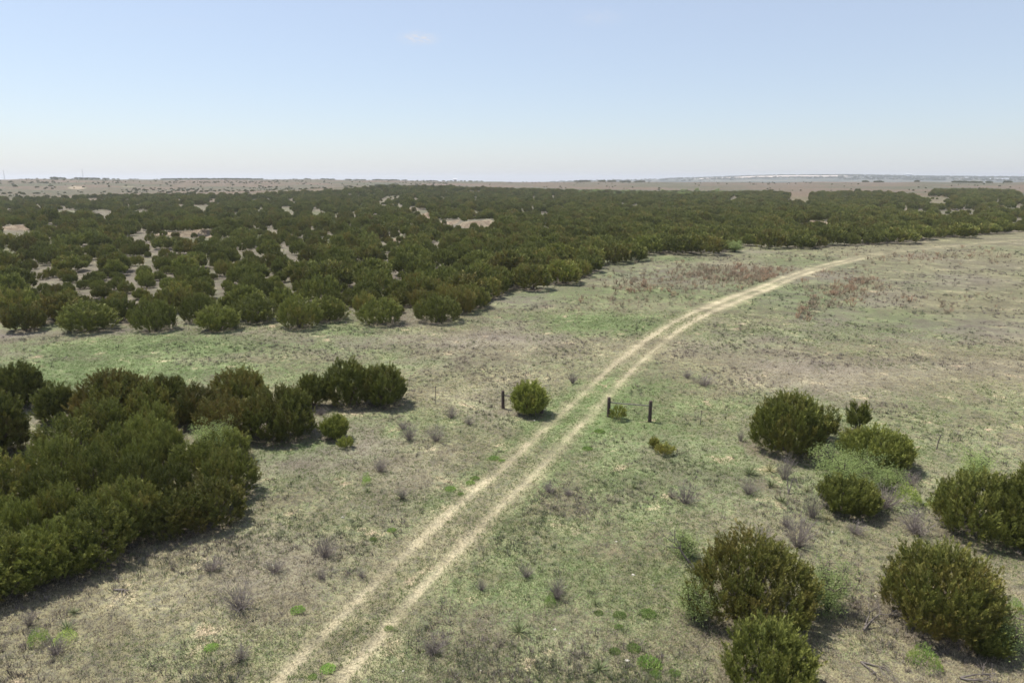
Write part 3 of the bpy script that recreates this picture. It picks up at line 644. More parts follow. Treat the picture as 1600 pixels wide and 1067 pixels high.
# ------------------------------------------------------------------ woodland: the 300 nearest trees each a thing, the rest one mass
rs = np.random.default_rng(77)
def woodland_points():
    P = []; cell = 2.0; gridd = {}
    def try_add(x, y, r):
        cx_, cy_ = int(x // 4), int(y // 4)
        for i in (-1, 0, 1):
            for j in (-1, 0, 1):
                for (a, b, c) in gridd.get((cx_ + i, cy_ + j), ()):
                    if (a - x) ** 2 + (b - y) ** 2 < ((r + c) * (.76 + .24 * min(1, max(0, (math.hypot(x, y) - 60) / 120)) + (.20 if x < -.10 * y else 0))) ** 2: return False
        gridd.setdefault((cx_, cy_), []).append((x, y, r)); P.append((x, y, r)); return True
    for (a, b, rr) in [(40, 519, 1.3), (88, 505, 1.8), (140, 520, 2.0), (188, 517, 1.5), (245, 519, 1.6), (285, 519, 1.4), (343, 518, 1.5), (400, 505, 1.8), (468, 515, 1.7), (515, 503, 1.5), (595, 509, 1.8), (640, 514, 1.6), (685, 506, 1.9),
                       (735, 484, 1.7), (780, 455, 1.6), (832, 455, 1.9), (880, 445, 1.9), (908, 434, 1.2), (984, 409, 2.3), (1008, 407, 1.6), (1062, 398, 2.3), (1100, 398, 2.5), (1130, 393, 2), (1205, 389, 2.2), (1250, 389, 2.4), (1295, 384, 2.4), (1403, 381, 2.8),
                       (1360, 378, 2.6), (1440, 375, 2.4), (1500, 372, 3.0), (1330, 380, 2.2), (1545, 366, 2.4), (1172, 388, 2.2), (1010, 398, 2.2), (1035, 398, 2.2)]:
        fx, fy = hit(a, b); L = math.hypot(fx, fy); k = (L + rr * .7) / L; try_add(fx * k, fy * k, rr * 1.22)
    N = 260000
    rr = np.sqrt(rs.uniform(58 ** 2, 900 ** 2, N)); th = rs.uniform(-.80, .80, N); rr[:70000] = np.sqrt(rs.uniform(58 ** 2, 260 ** 2, 70000))
    x, y = rr * np.sin(th), rr * np.cos(th); z = terrain(x, y); ok = in_wood(x, y, z)
    dens = fbm(x * .05, y * .05, 55, 3); left = (project(x, y, z)[0] < 620) * .10; d2_ = fbm(x * .11 + 9, y * .11, 56, 2); ok &= ((dens > .38 + left * .3) & (d2_ > .30 + left * .4)) | (rs.uniform(0, 1, N) < .03) | ((rr < 170) & (d2_ > .25))
    q = np.nonzero(ok)[0]; small = np.zeros(N, bool); bad = hides_clearing(x[q], y[q], z[q], 2.6); low_ok = ~hides_clearing(x[q], y[q], z[q], 1.2)
    small[q] = bad & (low_ok | (rs.uniform(0, 1, len(q)) < .04)); ok[q] = ~bad | small[q]
    for i in np.nonzero(ok)[0]: try_add(float(x[i]), float(y[i]), float(rs.uniform(.6, 1.05)) if small[i] else float(1.25 + 1.35 * rs.uniform() ** 1.2))
    return P
WP = woodland_points()
d2 = [math.hypot(p[0], p[1]) for p in WP]
vis = [abs(float(project(p[0], p[1], 1.)[0]) - 800) < 830 for p in WP]
idx = sorted([i for i in range(len(WP)) if vis[i]], key=lambda i: d2[i])[:300]
near_set = set(idx)
# rows by distance, ranks from the left within the row
rows = 15; per = 20; WL = {}
for k in range(rows):
    row = sorted(idx[k * per:(k + 1) * per], key=lambda i: float(project(*WP[i][:2], 0)[0]))
    for j, i in enumerate(row): WL[i] = (k, j)
for i in idx:
    x, y, r = WP[i]; b = brownness(x, y) * .65; g = rg.uniform(.88, 1.28); near = d2[i] < 95
    v = NEARV[rg.randrange(4)] if d2[i] < 78 else MIDV[rg.randrange(6)]
    lab = '%s juniper in the woodland, %s from left in its %s row back' % (tone(b, g), ordn(WL[i][1]), ordn(WL[i][0]))
    hz = (1.35 + .62 * r if r > 1.1 else 1.45 * r) * rg.uniform(.85, 1.15)
    place([('crown', v[2], col(b, g)), ('trunk', v[3], None)], 'juniper', x, y, lab, 'juniper', 'junipers on the near side of the woodland', sc=(r / v[0], r / v[0], hz / v[1]), rng=rg)

def instancer(name, pts, meshes, scales, colr, label, cat):
    """one object: a point mesh whose points carry copies of real plant meshes"""
    n = len(pts); pts = np.asarray(pts, float); z = terrain(pts[:, 0], pts[:, 1]); V = np.stack([pts[:, 0], pts[:, 1], z], 1)
    me = bpy.data.meshes.new(name); me.vertices.add(n); me.vertices.foreach_set('co', V.astype(np.float32).ravel())
    def at(nm, tp, arr, key): a = me.attributes.new(nm, tp, 'POINT'); a.data.foreach_set(key, arr.ravel())
    sc = np.asarray(scales, np.float32); at('scl', 'FLOAT_VECTOR', sc, 'vector')
    rot = np.zeros((n, 3), np.float32); rot[:, 2] = rs.uniform(0, 6.28, n); at('rot', 'FLOAT_VECTOR', rot, 'vector')
    at('pick', 'INT', rs.integers(0, len(meshes), n).astype(np.int32), 'value')
    o = link(name, me); o.color = colr
    ng = bpy.data.node_groups.new(name, 'GeometryNodeTree'); ng.interface.new_socket('Geometry', in_out='INPUT', socket_type='NodeSocketGeometry'); ng.interface.new_socket('Geometry', in_out='OUTPUT', socket_type='NodeSocketGeometry')
    gi, go = ng.nodes.new('NodeGroupInput'), ng.nodes.new('NodeGroupOutput'); jn = ng.nodes.new('GeometryNodeJoinGeometry')
    def na(nm, tp): q = ng.nodes.new('GeometryNodeInputNamedAttribute'); q.data_type = tp; q.inputs['Name'].default_value = nm; return q.outputs[0]
    for k, src in enumerate(meshes):
        cmp = ng.nodes.new('FunctionNodeCompare'); cmp.data_type = 'INT'; cmp.operation = 'EQUAL'; cmp.inputs[3].default_value = k
        ng.links.new(na('pick', 'INT'), cmp.inputs[2])
        oi = ng.nodes.new('GeometryNodeObjectInfo'); oi.transform_space = 'ORIGINAL'; oi.inputs['Object'].default_value = src
        oi.inputs['As Instance'].default_value = True
        ip = ng.nodes.new('GeometryNodeInstanceOnPoints')
        ng.links.new(gi.outputs[0], ip.inputs['Points']); ng.links.new(cmp.outputs[0], ip.inputs['Selection']); ng.links.new(oi.outputs['Geometry'], ip.inputs['Instance'])
        ng.links.new(na('rot', 'FLOAT_VECTOR'), ip.inputs['Rotation']); ng.links.new(na('scl', 'FLOAT_VECTOR'), ip.inputs['Scale']); ng.links.new(ip.outputs[0], jn.inputs[0])
    ng.links.new(jn.outputs[0], go.inputs[0]); md = o.modifiers.new('scatter', 'NODES'); md.node_group = ng
    return tag(o, label, cat, kind='stuff')
def crown_of(me):
    for o in bpy.data.objects:
        if o.data is me: return o
SRC = [c for c in (crown_of(v[2]) for v in MIDV) if c]
rest = [i for i in range(len(WP)) if i not in near_set]
rp = np.array([WP[i] for i in rest]); hh = rs.uniform(.85, 1.25, len(rp))
instancer('juniper_woodland', rp[:, :2], SRC, np.stack([rp[:, 2] / 1.67, rp[:, 2] / 1.67, hh * np.minimum(rp[:, 2] * .62, .60 + .20 * rp[:, 2])], 1), col(.20, 1.05, .5), 'dense dark green juniper woodland stretching towards the horizon', 'woodland')
# scattered scrub on the plain behind it and the dark lines of trees on the ridges
sp = []; ss = []
N = 30000; r_ = np.sqrt(rs.uniform(450 ** 2, 1480 ** 2, N)); t_ = rs.uniform(-.75, .75, N); x, y = r_ * np.sin(t_), r_ * np.cos(t_); z = terrain(x, y); u, v = project(x, y, z)
cl = fbm(x * .012, y * .012, 66, 3)
ok = ~in_wood(x, y, z) & (v < np.interp(u, [a for a, b in WUP], [b for a, b in WUP])) & (rs.uniform(0, 1, N) < (.10 + .5 * (cl > .6)) * np.where(u < 700, .38, .06))
for i in np.nonzero(ok)[0]: q = rs.uniform(.25, .85); sp.append((x[i], y[i])); ss.append((q, q, q * .8))
def ridge(u0, u1, r0, r1, n, s0, s1, thin=None):
    k = 0
    while k < n:
        uu = rs.uniform(u0, u1); R = rs.uniform(r0, r1); dx, dy, _ = ray(uu, 279); L = math.hypot(dx, dy)
        k += 1
        if thin is not None and float(vnoise(np.array([uu * .045]), np.array([thin * 1.]), 9)[0]) < .45: continue
        q = rs.uniform(s0, s1) * .55; sp.append((dx / L * R, dy / L * R)); ss.append((q * 1.7, q * 1.7, q))
ridge(82, 175, 1480, 1530, 70, 1.1, 1.9, 1); ridge(175, 215, 1490, 1530, 10, .8, 1.3); ridge(250, 330, 1480, 1540, 90, 1.0, 1.9); ridge(330, 480, 1480, 1540, 190, 1.0, 2.0, 2); ridge(480, 620, 1480, 1540, 120, .9, 1.6, 3); ridge(620, 760, 1480, 1540, 80, .7, 1.5, 4)
ridge(82, 92, 1490, 1500, 3, 2.2, 2.6)
for (a, b) in [(898, 922), (934, 945), (950, 962), (970, 984), (992, 1006), (1350, 1358), (1368, 1382), (1432, 1436), (1490, 1520), (1520, 1535), (1545, 1550), (1572, 1582)]:
    ridge(a, b, 1440, 1500, int((b - a) * 1.0) + 3, 1.0, 2.4)
ridge(-60, 82, 1000, 1300, 30, .9, 1.5)
ridge(1040, 1600, 4900, 5150, 700, 2, 5); ridge(860, 1150, 3900, 5100, 260, 2, 5); ridge(1310, 1600, 4000, 5100, 600, 2, 5); ridge(1100, 1320, 4200, 4450, 200, 2, 5)
instancer('distant_scrub', sp, SRC[:3], ss, col(.15, .8, .3), 'scattered dark scrub and lines of trees on the far ridges', 'scrub')

LITTER_SPOTS = [(o.location.x, o.location.y, o.get('spread', 1.3)) for o in bpy.data.objects if o.get('category') == 'juniper' and o.location.length < 115]
build_ground()

# ------------------------------------------------------------------ mesquites: feathery pale green, open crowns on dark forked stems
def mesquite(cx, yb, wp, yt, seed, lab, dens=1.0, yellow=0., name='mesquite', bright=1.0):
    x, y, r, h = fit(cx, yb, wp, yt); rng = np.random.default_rng(seed); d = math.hypot(x, y)
    n = max(7, int(9 * r)); paths = []; tips = []
    for i in range(n):
        a = i / n * 6.283 + rng.uniform(-.4, .4); m = 7; t = np.linspace(0, 1, m); dd = r * rng.uniform(.45, .95); H = h * rng.uniform(.45, .95)
        p = np.stack([np.cos(a) * dd * t + rng.normal(size=m) * .07 * t, np.sin(a) * dd * t + rng.normal(size=m) * .07 * t, H * t ** .75], 1); p[0, 2] = -.05
        paths.append((p, (.03 + .008 * r) * (1 - .85 * t)))
        for k in range(2, m):
            for s in range(3):
                q = p[k] + rng.normal(size=3) * np.array([.34, .34, .22]) * (.5 + .3 * r); q[2] = max(q[2], .15); paths.append((np.array([p[k], (p[k] + q) / 2 + rng.normal(size=3) * .03, q]), np.array([.012, .008, .004]))); tips.append(q)
    tips = np.array(tips); nl = int(60 * dens); C = np.repeat(tips, nl, 0) + rng.normal(size=(len(tips) * nl, 3)) * np.array([.17, .17, .10]) * (.6 + .35 * min(r, 2)); C[:, 2] = np.maximum(C[:, 2], .06)
    D = unit(rng.normal(size=C.shape) + np.array([0, 0, .2])); l = rng.uniform(.04, .075, len(C)) * (1 + d * .006); V, F = kites(C, D, l, l * .33, rng)
    hue = np.repeat(np.clip(vnoise(C[:, 0] * 1.5, C[:, 1] * 1.5, seed), 0, 1), 4)
    cm = mesh_np('crown', V, F, M_MESQ, dict(tint=np.repeat(rng.uniform(0, 1, len(C)), 4), hue=hue))
    return place([('crown', cm, col(yellow, bright)), ('trunk', tubes(paths, 'trunk', M_DARKBARK, 4), None)], name, x, y, lab, 'mesquite', None, rz=0)
mesquite(1318, 760, 98, 700, 1, 'feathery pale green mesquite between the yellow green and the compact dark junipers')
mesquite(1383, 768, 50, 728, 2, 'low grey green mesquite right of the feathery one, above the lime green weed', .9)
mesquite(1082, 978, 50, 905, 3, 'bluish green mesquite poking out left of the large brownish juniper', .8)
mesquite(1291, 966, 62, 882, 4, 'pale open mesquite between the large brownish and the rounded olive junipers', 1.1)
mesquite(1570, 1030, 64, 962, 5, 'straggly dark stemmed mesquite right of the rounded juniper', .5)
mesquite(338, 722, 60, 652, 6, 'light green mesquite growing up through the left thicket', 1., .15, bright=.9)
mesquite(1520, 760, 60, 702, 7, 'pale mesquite top behind the broad dark juniper at the right edge', .8)
mesquite(1068, 872, 22, 830, 8, 'small bright green mesquite left of the brownish juniper pointed top', .6, .1)
mesquite(1148, 395, 26, 376, 9, 'pale green bush alone at the woodland edge above the track', 1., .1)
mesquite(780, 371, 26, 357, 10, 'pale green tree in the woodland right of the sandy bank', 1., .1, 'mesquite')
mesquite(694, 381, 16, 372, 11, 'small pale green tree in the woodland below the sandy bank', 1., .1, 'mesquite')
gp = []; gs = []
for _ in range(70):
    uu, vv = rs.uniform(880, 1130), rs.uniform(300.5, 309); fx, fy = flat_hit(uu, vv); gp.append((float(fx), float(fy))); q = rs.uniform(.8, 1.7); gs.append((q, q, q))
MC = [o for o in bpy.data.objects if o.name.startswith('crown') and o.parent and o.parent['label'].startswith('pale green bush alone')]
instancer('mesquite_grove', gp, MC, gs, col(.1, .8, .1), 'strip of pale green trees at the far side of the woodland', 'grove')

# ------------------------------------------------------------------ gate braces: stout posts joined by a rail
def log_mesh(r, h, seed, name):
    rng = np.random.default_rng(seed); n = 14; zs = np.array([-.25, 0, .15, h * .3, h * .55, h * .8, h - .03, h, h + .004]); rd = np.array([1.1, 1.08, 1.05, 1.0, .97, .96, .95, .86, .02]) * r
    an = np.arange(n) * 6.2832 / n; w = 1 + rng.normal(size=n) * .05
    V = np.concatenate([np.stack([np.cos(an) * q * w + z_ * .01, np.sin(an) * q * w, np.full(n, z_)], 1) for z_, q in zip(zs, rd)]); F = []
    for i in range(len(zs) - 1):
        for j in range(n): F.append((i * n + j, i * n + (j + 1) % n, (i + 1) * n + (j + 1) % n, (i + 1) * n + j))
    return mesh_np(name, V, F, M_POST, None, True)
def brace(p1, p2, h1, h2, lab, seed):
    a = hit(*p1); b = hit(*p2); mx_, my_ = (a[0] + b[0]) / 2, (a[1] + b[1]) / 2; z0 = tz(mx_, my_)
    e = bpy.data.objects.new('gate_brace', None); COL.objects.link(e); e.location = (mx_, my_, z0); tag(e, lab, 'gate brace', 'braces either side of the open gateway')
    ends = []
    for k, (q, h) in enumerate(((a, h1), (b, h2))):
        zz = tz(*q) - z0; o = link('post', log_mesh(.105, h, seed + k, 'post'), e, (q[0] - mx_, q[1] - my_, zz)); o.rotation_euler = (.02 * (k - .5), -.015, k)
        ends.append(np.array([q[0] - mx_, q[1] - my_, zz + h - .30]))
    t = np.linspace(0, 1, 9)[:, None]; P = ends[0] * (1 - t) + ends[1] * t; P[:, 2] -= .02 * np.sin(t[:, 0] * 3.14)
    link('rail', tubes([(P, np.full(9, .033))], 'rail', M_PIPE, 8), e)
    # two turns of tie wire at each post and a diagonal brace wire
    W_ = [(np.array([ends[0] + [0, .04, .05], ends[1] * .5 + ends[0] * .5 + [0, .04, -.35], ends[1] + [0, .04, -.75]]), np.full(3, .004))]
    for q in ends:
        an = np.linspace(0, 6.2832 * 2, 20); W_.append((q + np.stack([np.cos(an) * .118, np.sin(an) * .118, an * .006], 1), np.full(20, .005)))
    link('brace_wire', tubes(W_, 'brace_wire', M_TEEL, 4), e)
brace((951, 651), (1015, 659), 1.22, 1.30, 'two dark wooden posts joined by a rail, right of the track', 31)
brace((786, 638.5), (846, 645), 1.18, 1.2, 'dark wooden post and rail running into the round juniper, left of the track', 41)
# thin steel fence stakes left standing
for (cx, yb, yt, lab) in [(680, 632, 603, 'thin bare fence stake in the grass left of the gateway'), (1094, 664, 641, 'short thin fence stake in the grass right of the gateway'), (1463, 702, 678, 'leaning dead stake with a forked top on the right meadow')]:
    x, y = hit(cx, yb); D = math.hypot(x, y); hgt = (yb - yt) / FPX * (y * CP + CAMZ * SP) * 1.03
    pth = [(np.array([[0, 0, -.2], [.02, 0, hgt * .5], [.05, .01, hgt]]), np.full(3, .022))]
    if cx == 1463: pth = [(np.array([[0, 0, -.2], [.05, 0, hgt * .5], [.14, .01, hgt * .93]]), np.array([.035, .03, .02])), (np.array([[.14, .01, hgt * .93], [0, .02, hgt * .97], [-.22, .03, hgt]]), np.array([.02, .015, .01])), (np.array([[.14, .01, hgt * .93], [.2, .02, hgt * 1.05]]), np.array([.018, .008]))]
    else: pth.append((np.array([[-.03, 0, hgt * .96], [.05, 0, hgt * .99], [.11, 0, hgt * .96]]), np.full(3, .012)))
    single('fence_stake', tubes(pth, 'fence_stake', M_TEEL if cx != 1463 else M_DEAD, 5), x, y, lab, 'stake', rz=0)

# ------------------------------------------------------------------ leafless grey shrubs
TW = [twig_mesh(700 + i, .55, .62, 75, .0065) for i in range(4)]
DRY = [(638, 690, 30, 28, 'upright dark grey leafless shrub in the left meadow, left of its twin'), (681, 692, 34, 26, 'dark grey leafless shrub in the left meadow, right of its twin'), (628, 672, 24, 14, 'low grey leafless shrub behind the two twins'),
       (593, 740, 30, 24, 'fan shaped grey shrub halfway between the thicket and the track'), (704, 655, 26, 18, 'wispy grey shrub behind and right of the twin shrubs'), (733, 665, 20, 14, 'small wispy shrub just left of the round juniper'),
       (325, 898, 38, 26, 'thin grey shrub below the right tip of the thicket shadow'), (368, 962, 66, 44, 'wide pale grey shrub left of the bright green grass tuft'), (505, 876, 40, 34, 'grey shrub left of the left wheel rut, farther of the two'), (500, 908, 22, 18, 'small dark shrub left of the left rut, nearer of the two'),
       (425, 900, 40, 26, 'faint grey shrub between the thin and the rutside shrubs'), (1075, 792, 46, 34, 'dense purplish grey shrub alone in the middle of the right meadow'), (1272, 812, 30, 46, 'tall purplish twiggy shrub left of the compact dark juniper'),
       (1252, 862, 56, 56, 'bushy purplish shrub below the tall twiggy one'), (1232, 826, 24, 26, 'small grey shrub above the bushy purplish one'), (1172, 775, 30, 26, 'thin grey shrub left of the tall purplish twiggy one'), (1195, 856, 34, 30, 'grey twigs rising behind the pointed top of the brownish juniper'),
       (1340, 838, 34, 20, 'sprawling dark twigs below the compact dark juniper'), (80, 1030, 44, 30, 'dark grey spreading shrub in the lower left corner'), (40, 982, 28, 26, 'grey shrub near the left edge above the corner shrub'), (372, 1035, 34, 24, 'dark small shrub by the bottom edge left of the track'),
       (675, 1028, 48, 34, 'grey green shrub right of the right rut near the bottom edge'), (822, 905, 28, 22, 'dark grey shrub in the grass right of the track'), (752, 925, 20, 20, 'small grey shrub beside the right rut'), (870, 940, 34, 38, 'thin tall grey shrub among the yuccas'),
       (895, 600, 20, 20, 'dark round shrub left of the left rut before the gateway'), (1102, 605, 40, 20, 'low dark shrub patch in the bare patch beyond the gateway'), (1075, 592, 22, 14, 'small dark shrub left of the low patch beyond the gateway'), (1440, 842, 60, 40, 'purplish twigs left of the broad dark juniper'),
       (1330, 728, 20, 26, 'thin grey stems by the yellow green juniper left side'), (1228, 752, 30, 44, 'bare upright stems right of the straw coloured yucca'), (1425, 762, 34, 22, 'low brown shrub in the shadow of the yellow green juniper'), (858, 772, 26, 18, 'grey shrub nearest the right rut below the gateway'), (888, 776, 20, 14, 'grey shrub second from the rut below the gateway'),
       (1050, 780, 16, 18, 'slender grey shrub left of the dense purplish one'), (628, 782, 20, 20, 'small olive grey shrub left of the track bend'), (500, 650, 24, 12, 'low grey shrub behind the small light green juniper'), (565, 905, 18, 16, 'tiny grey shrub close to the left rut'), (1390, 800, 60, 40, 'grey green bushy twigs right of the compact dark juniper'),
       (1530, 790, 26, 20, 'dry twigs against the left side of the broad juniper'), (690, 500, 12, 8, 'tiny dark shrub below the woodland edge'), (1158, 690, 12, 22, 'thin dark stem left of the full olive juniper')]
for i, (cx, yb, wp, hp, lab) in enumerate(DRY):
    x, y = hit(cx, yb); dep = y * CP + CAMZ * SP; k = math.hypot(x, y); w = wp / FPX * dep / 1.1; hh_ = hp / FPX * dep * .85 / .62
    single('dry_shrub', TW[i % 4], x, y + w * .3, lab, 'shrub', 'leafless grey shrubs in the meadow', (w, w, hh_))

# yuccas, prickly weeds, green tufts
YU = [blades_mesh(800 + i, 75, .5, .022) for i in range(3)]
for i, (cx, yb, wp, br, lab) in enumerate([(105, 984, 30, .1, 'spiky dark yucca on a short stem near the lower left corner'), (116, 958, 20, .0, 'smaller dark yucca just behind the spiky one near the lower left corner'), (811, 988, 34, .0, 'spiky green yucca right of the track near the bottom edge'),
        (936, 1046, 34, .0, 'spiky yucca by the bottom edge, lowest in the picture'), (931, 944, 18, .0, 'small yucca right of the thin tall grey shrub'), (870, 925, 30, .1, 'pale thin yucca behind the thin tall grey shrub'), (1203, 736, 26, .9, 'straw coloured yucca left under the full olive juniper'),
        (1172, 742, 30, .2, 'green yucca clump left of the straw coloured one'), (1205, 760, 24, .5, 'dull yucca just below the straw coloured one'), (1222, 784, 22, .1, 'dark star shaped yucca below the bare upright stems'), (1261, 768, 18, .6, 'small straw yucca right of the bare upright stems'),
        (1294, 812, 18, .9, 'straw coloured yucca left of the compact dark juniper foot'), (574, 768, 16, .0, 'small green yucca left of the track bend'), (990, 762, 18, .2, 'dark little yucca in the middle of the right meadow'), (626, 780, 18, .5, 'olive yucca tuft left of the track')]):
    x, y = hit(cx, yb); dep = y * CP + CAMZ * SP; q = wp / FPX * dep / .82; single('yucca', YU[i % 3], x, y, lab, 'yucca', 'yuccas in the grass', (q, q, q * 1.15), col=col(br, 1.0))
TU = [leafy_mesh(850 + i, .28, .09, 520, .06, M_FORB) for i in range(3)]
TUFTS = [(512, 1046, 24, 1.3, 'bright green grass cushion in the right wheel rut at the bottom edge'), (465, 954, 22, 1.1, 'bright green grass cushion left of the track beside the wide grey shrub'), (607, 982, 14, .9, 'small green cushion on the outer edge of the right rut'), (488, 1058, 14, .9, 'faint green cushion left of the one in the rut'),
         (612, 829, 14, .9, 'green cushion left of the track, upper one'), (583, 843, 12, .8, 'green cushion left of the track, lower one'), (960, 1018, 18, .8, 'left one of a green tuft pair left of the brownish juniper'), (990, 1014, 22, .8, 'right one of a green tuft pair left of the brownish juniper'), (1015, 1038, 36, .9, 'wide green tuft below the green tuft pair'),
         (1024, 1054, 18, .8, 'small green tuft directly below the wide one'), (1054, 1052, 18, .7, 'small green tuft right below the wide one'), (968, 962, 20, .8, 'green tuft above the pair, left one'), (1012, 960, 26, .8, 'green tuft above the pair, right one'), (935, 958, 14, .7, 'small green tuft right of the small yucca'), (967, 980, 14, .7, 'small dull green tuft between the upper and lower tufts'),
         (703, 765, 18, .9, 'green cushion left of the track, nearest the gateway bend'), (735, 755, 14, 1., 'green cushion left of the left rut beyond the bend'), (742, 748, 14, 1., 'green cushion touching the left rut beyond the bend'), (720, 772, 10, .8, 'little green cushion by the left rut'),
         (772, 717, 16, .9, 'green cushion left of the rut below the gateway'), (784, 720, 10, .9, 'tiny green cushion right of the one below the gateway'), (918, 702, 16, .9, 'green cushion just right of the right rut'), (937, 675, 16, .9, 'green cushion right of the track under the gate brace'), (330, 1012, 20, 1.2, 'yellow green forb left of the small dark bottom shrub')]
for i, (cx, yb, wp, g, lab) in enumerate(TUFTS):
    x, y = hit(cx, yb); dep = y * CP + CAMZ * SP; q = wp / FPX * dep / .56; single('green_tuft', TU[i % 3], x, y, lab, 'grass tuft', 'fresh green tufts', (q, q, q), col=col(.15, g))
FB = [leafy_mesh(880 + i, .5, .55, 1100, .06, M_FORB) for i in range(2)]
for i, (cx, yb, wp, hp, br, lab) in enumerate([(1424, 790, 40, 30, 1.0, 'lime green weed right of the low grey green mesquite'), (1452, 1050, 50, 36, .3, 'feathery bright green weed under the rounded juniper shadow'), (55, 1010, 30, 26, .5, 'yellowish green weed above the dark corner shrub'), (1465, 800, 28, 22, .8, 'lime green sprig at the left foot of the broad dark juniper'),
        (860, 948, 18, 20, .2, 'thin green weed at the foot of the thin tall shrub'), (95, 1008, 34, 18, .6, 'faint yellow green weed right of the other one near the corner'), (1590, 960, 24, 26, .3, 'fresh green weed cut by the right edge'), (572, 758, 14, 20, .1, 'slim green weed beside the small green yucca')]):
    x, y = hit(cx, yb); dep = y * CP + CAMZ * SP; w = wp / FPX * dep; single('leafy_weed', FB[i % 2], x, y + w * .3, lab, 'weed', 'leafy green weeds', (w, w, hp / FPX * dep / .6), col=col(br, 1.05))

# dead limbs and pale stones
def dead_limb(cx, yb, L, rz, lab, seed, flat=.3, pale=False):
    rng = np.random.default_rng(seed); paths = []
    def grow(p, d, l, r, k):
        t = np.linspace(0, 1, 5)[:, None]; q = p + d * l * t + np.cumsum(rng.normal(size=(5, 3)) * .05 * l, 0) * t; q[:, 2] = np.maximum(q[:, 2], .02); paths.append((q, r * (1 - .6 * t[:, 0])))
        if k:
            for _ in range(3): j = rng.integers(2, 5); dd = unit(d + rng.normal(size=3) * np.array([.8, .8, flat])); grow(q[j], dd, l * rng.uniform(.4, .7), r * .5, k - 1)
    for _ in range(2): grow(np.array([0, 0, .03]), unit(np.array([1, rng.normal() * .4, flat])), L * .6, .035, 2)
    x, y = hit(cx, yb); single('dead_branch', tubes(paths, 'dead_branch', M_STONE if pale else M_DEAD, 5), x, y, lab, 'dead branch', rz=rz)
dead_limb(1560, 985, 2.2, -.1, 'dark bare fallen limb reaching the right edge beside the straggly mesquite', 1)
dead_limb(1350, 985, 1.3, .8, 'dark dead twigs between the brownish and the rounded junipers', 2, .5)
dead_limb(1085, 890, 1.8, 2.1, 'crooked bare branch left of the brownish juniper', 3, 1.2)
dead_limb(1425, 700 + 130, 1.2, .9, 'bare forked twigs below the lime green weed', 4, 1.0)
dead_limb(178, 922, .7, .3, 'pale fallen twig below the thicket shadow', 5, .05)
dead_limb(1232, 772, 1.2, 1.4, 'thin bare dead stem right of the yuccas', 6, 3.0)
dead_limb(1345, 1035, 1.0, -.4, 'fallen twigs on the grass in the brownish juniper shadow', 7, .1)
dead_limb(1500, 1060, 1.1, .2, 'twiggy dead branch at the lower right bottom edge', 8, .2)
def stone(seed):
    rng = np.random.default_rng(seed); me = bpy.data.meshes.new('stone'); import bmesh as bm_
    b = bm_.new(); bm_.ops.create_icosphere(b, subdivisions=2, radius=1)
    for v in b.verts:
        c = v.co; k = 1 + .25 * math.sin(c.x * 3 + seed) * math.cos(c.y * 4 + c.z * 2 + seed) + rng.normal() * .05; v.co = Vector((c.x * k, c.y * k * .75, max(c.z * k * .5, -.3)))
    b.to_mesh(me); b.free(); me.materials.append(M_STONE); return me
ST = [stone(i) for i in range(3)]
for i, (cx, yb, wp, lab) in enumerate([(990, 898, 9, 'pale flat stone right of the track in the right meadow'), (963, 846, 7, 'whitish stone above the pale flat one'), (1020, 914, 4, 'tiny white stone right of the pale flat one'), (692, 728, 5, 'white stone left of the track beyond the bend'), (630, 1048, 7, 'white stone right of the right rut at the bottom'), (752, 1047, 5, 'small white stone left of the lowest yucca'),
        (867, 983, 8, 'pale stone below the thin green weed'), (851, 1036, 4, 'tiny pale stone at the bottom left of the lowest yucca'), (1301, 831, 6, 'white stone between the purplish shrub and the compact juniper'), (1368, 931, 7, 'yellowish stone left of the rounded juniper'), (1344, 915, 5, 'small pale stone behind the yellowish one'), (980, 1032, 12, 'bleached lumpy stone beside the wide green tuft'),
        (1001, 790, 5, 'white stone left of the dense purplish shrub'), (835, 657, 6, 'pale stone in the front of the round juniper'), (890, 1005, 5, 'pale stone right of the green yucca'), (535, 808, 8, 'white stone patch left of the track above the cushions')]):
    x, y = hit(cx, yb); dep = y * CP + CAMZ * SP; q = wp / FPX * dep / 2.9; single('stone', ST[i % 3], x, y, lab, 'stone', 'pale stones in the grass', (q, q, q * .8))

# ------------------------------------------------------------------ tall dry weeds, rust brown, beyond the gateway
def weed_mesh(seed, n=9, h=.8, mat=None):
    rng = np.random.default_rng(seed); P = []; D = []; Ls = []; paths = []
    for i in range(n):
        a = rng.uniform(0, 6.28); q = rng.uniform(0, .16); H = h * rng.uniform(.6, 1); b = np.array([math.cos(a) * q, math.sin(a) * q, -.02]); tpt = b + np.array([math.cos(a) * .1, math.sin(a) * .1, H]) + rng.normal(size=3) * .04
        t = np.linspace(0, 1, 3)[:, None]; paths.append((b * (1 - t) + tpt * t, np.array([.012, .012, .008])))
        for k in range(5): f = rng.uniform(.45, 1); c = b * (1 - f) + tpt * f; e = rng.normal(size=3) * np.array([.07, .07, .05]); paths.append((np.array([c, c + e + [0, 0, .05]]), np.array([.018, .010])))
    return tubes(paths, 'weed_stalks', mat or M_RUST, 3)
WD = [weed_mesh(900 + i, 9, .85, M_RUST) for i in range(3)] + [weed_mesh(910 + i, 10, .8, M_BROWNW) for i in range(3)]
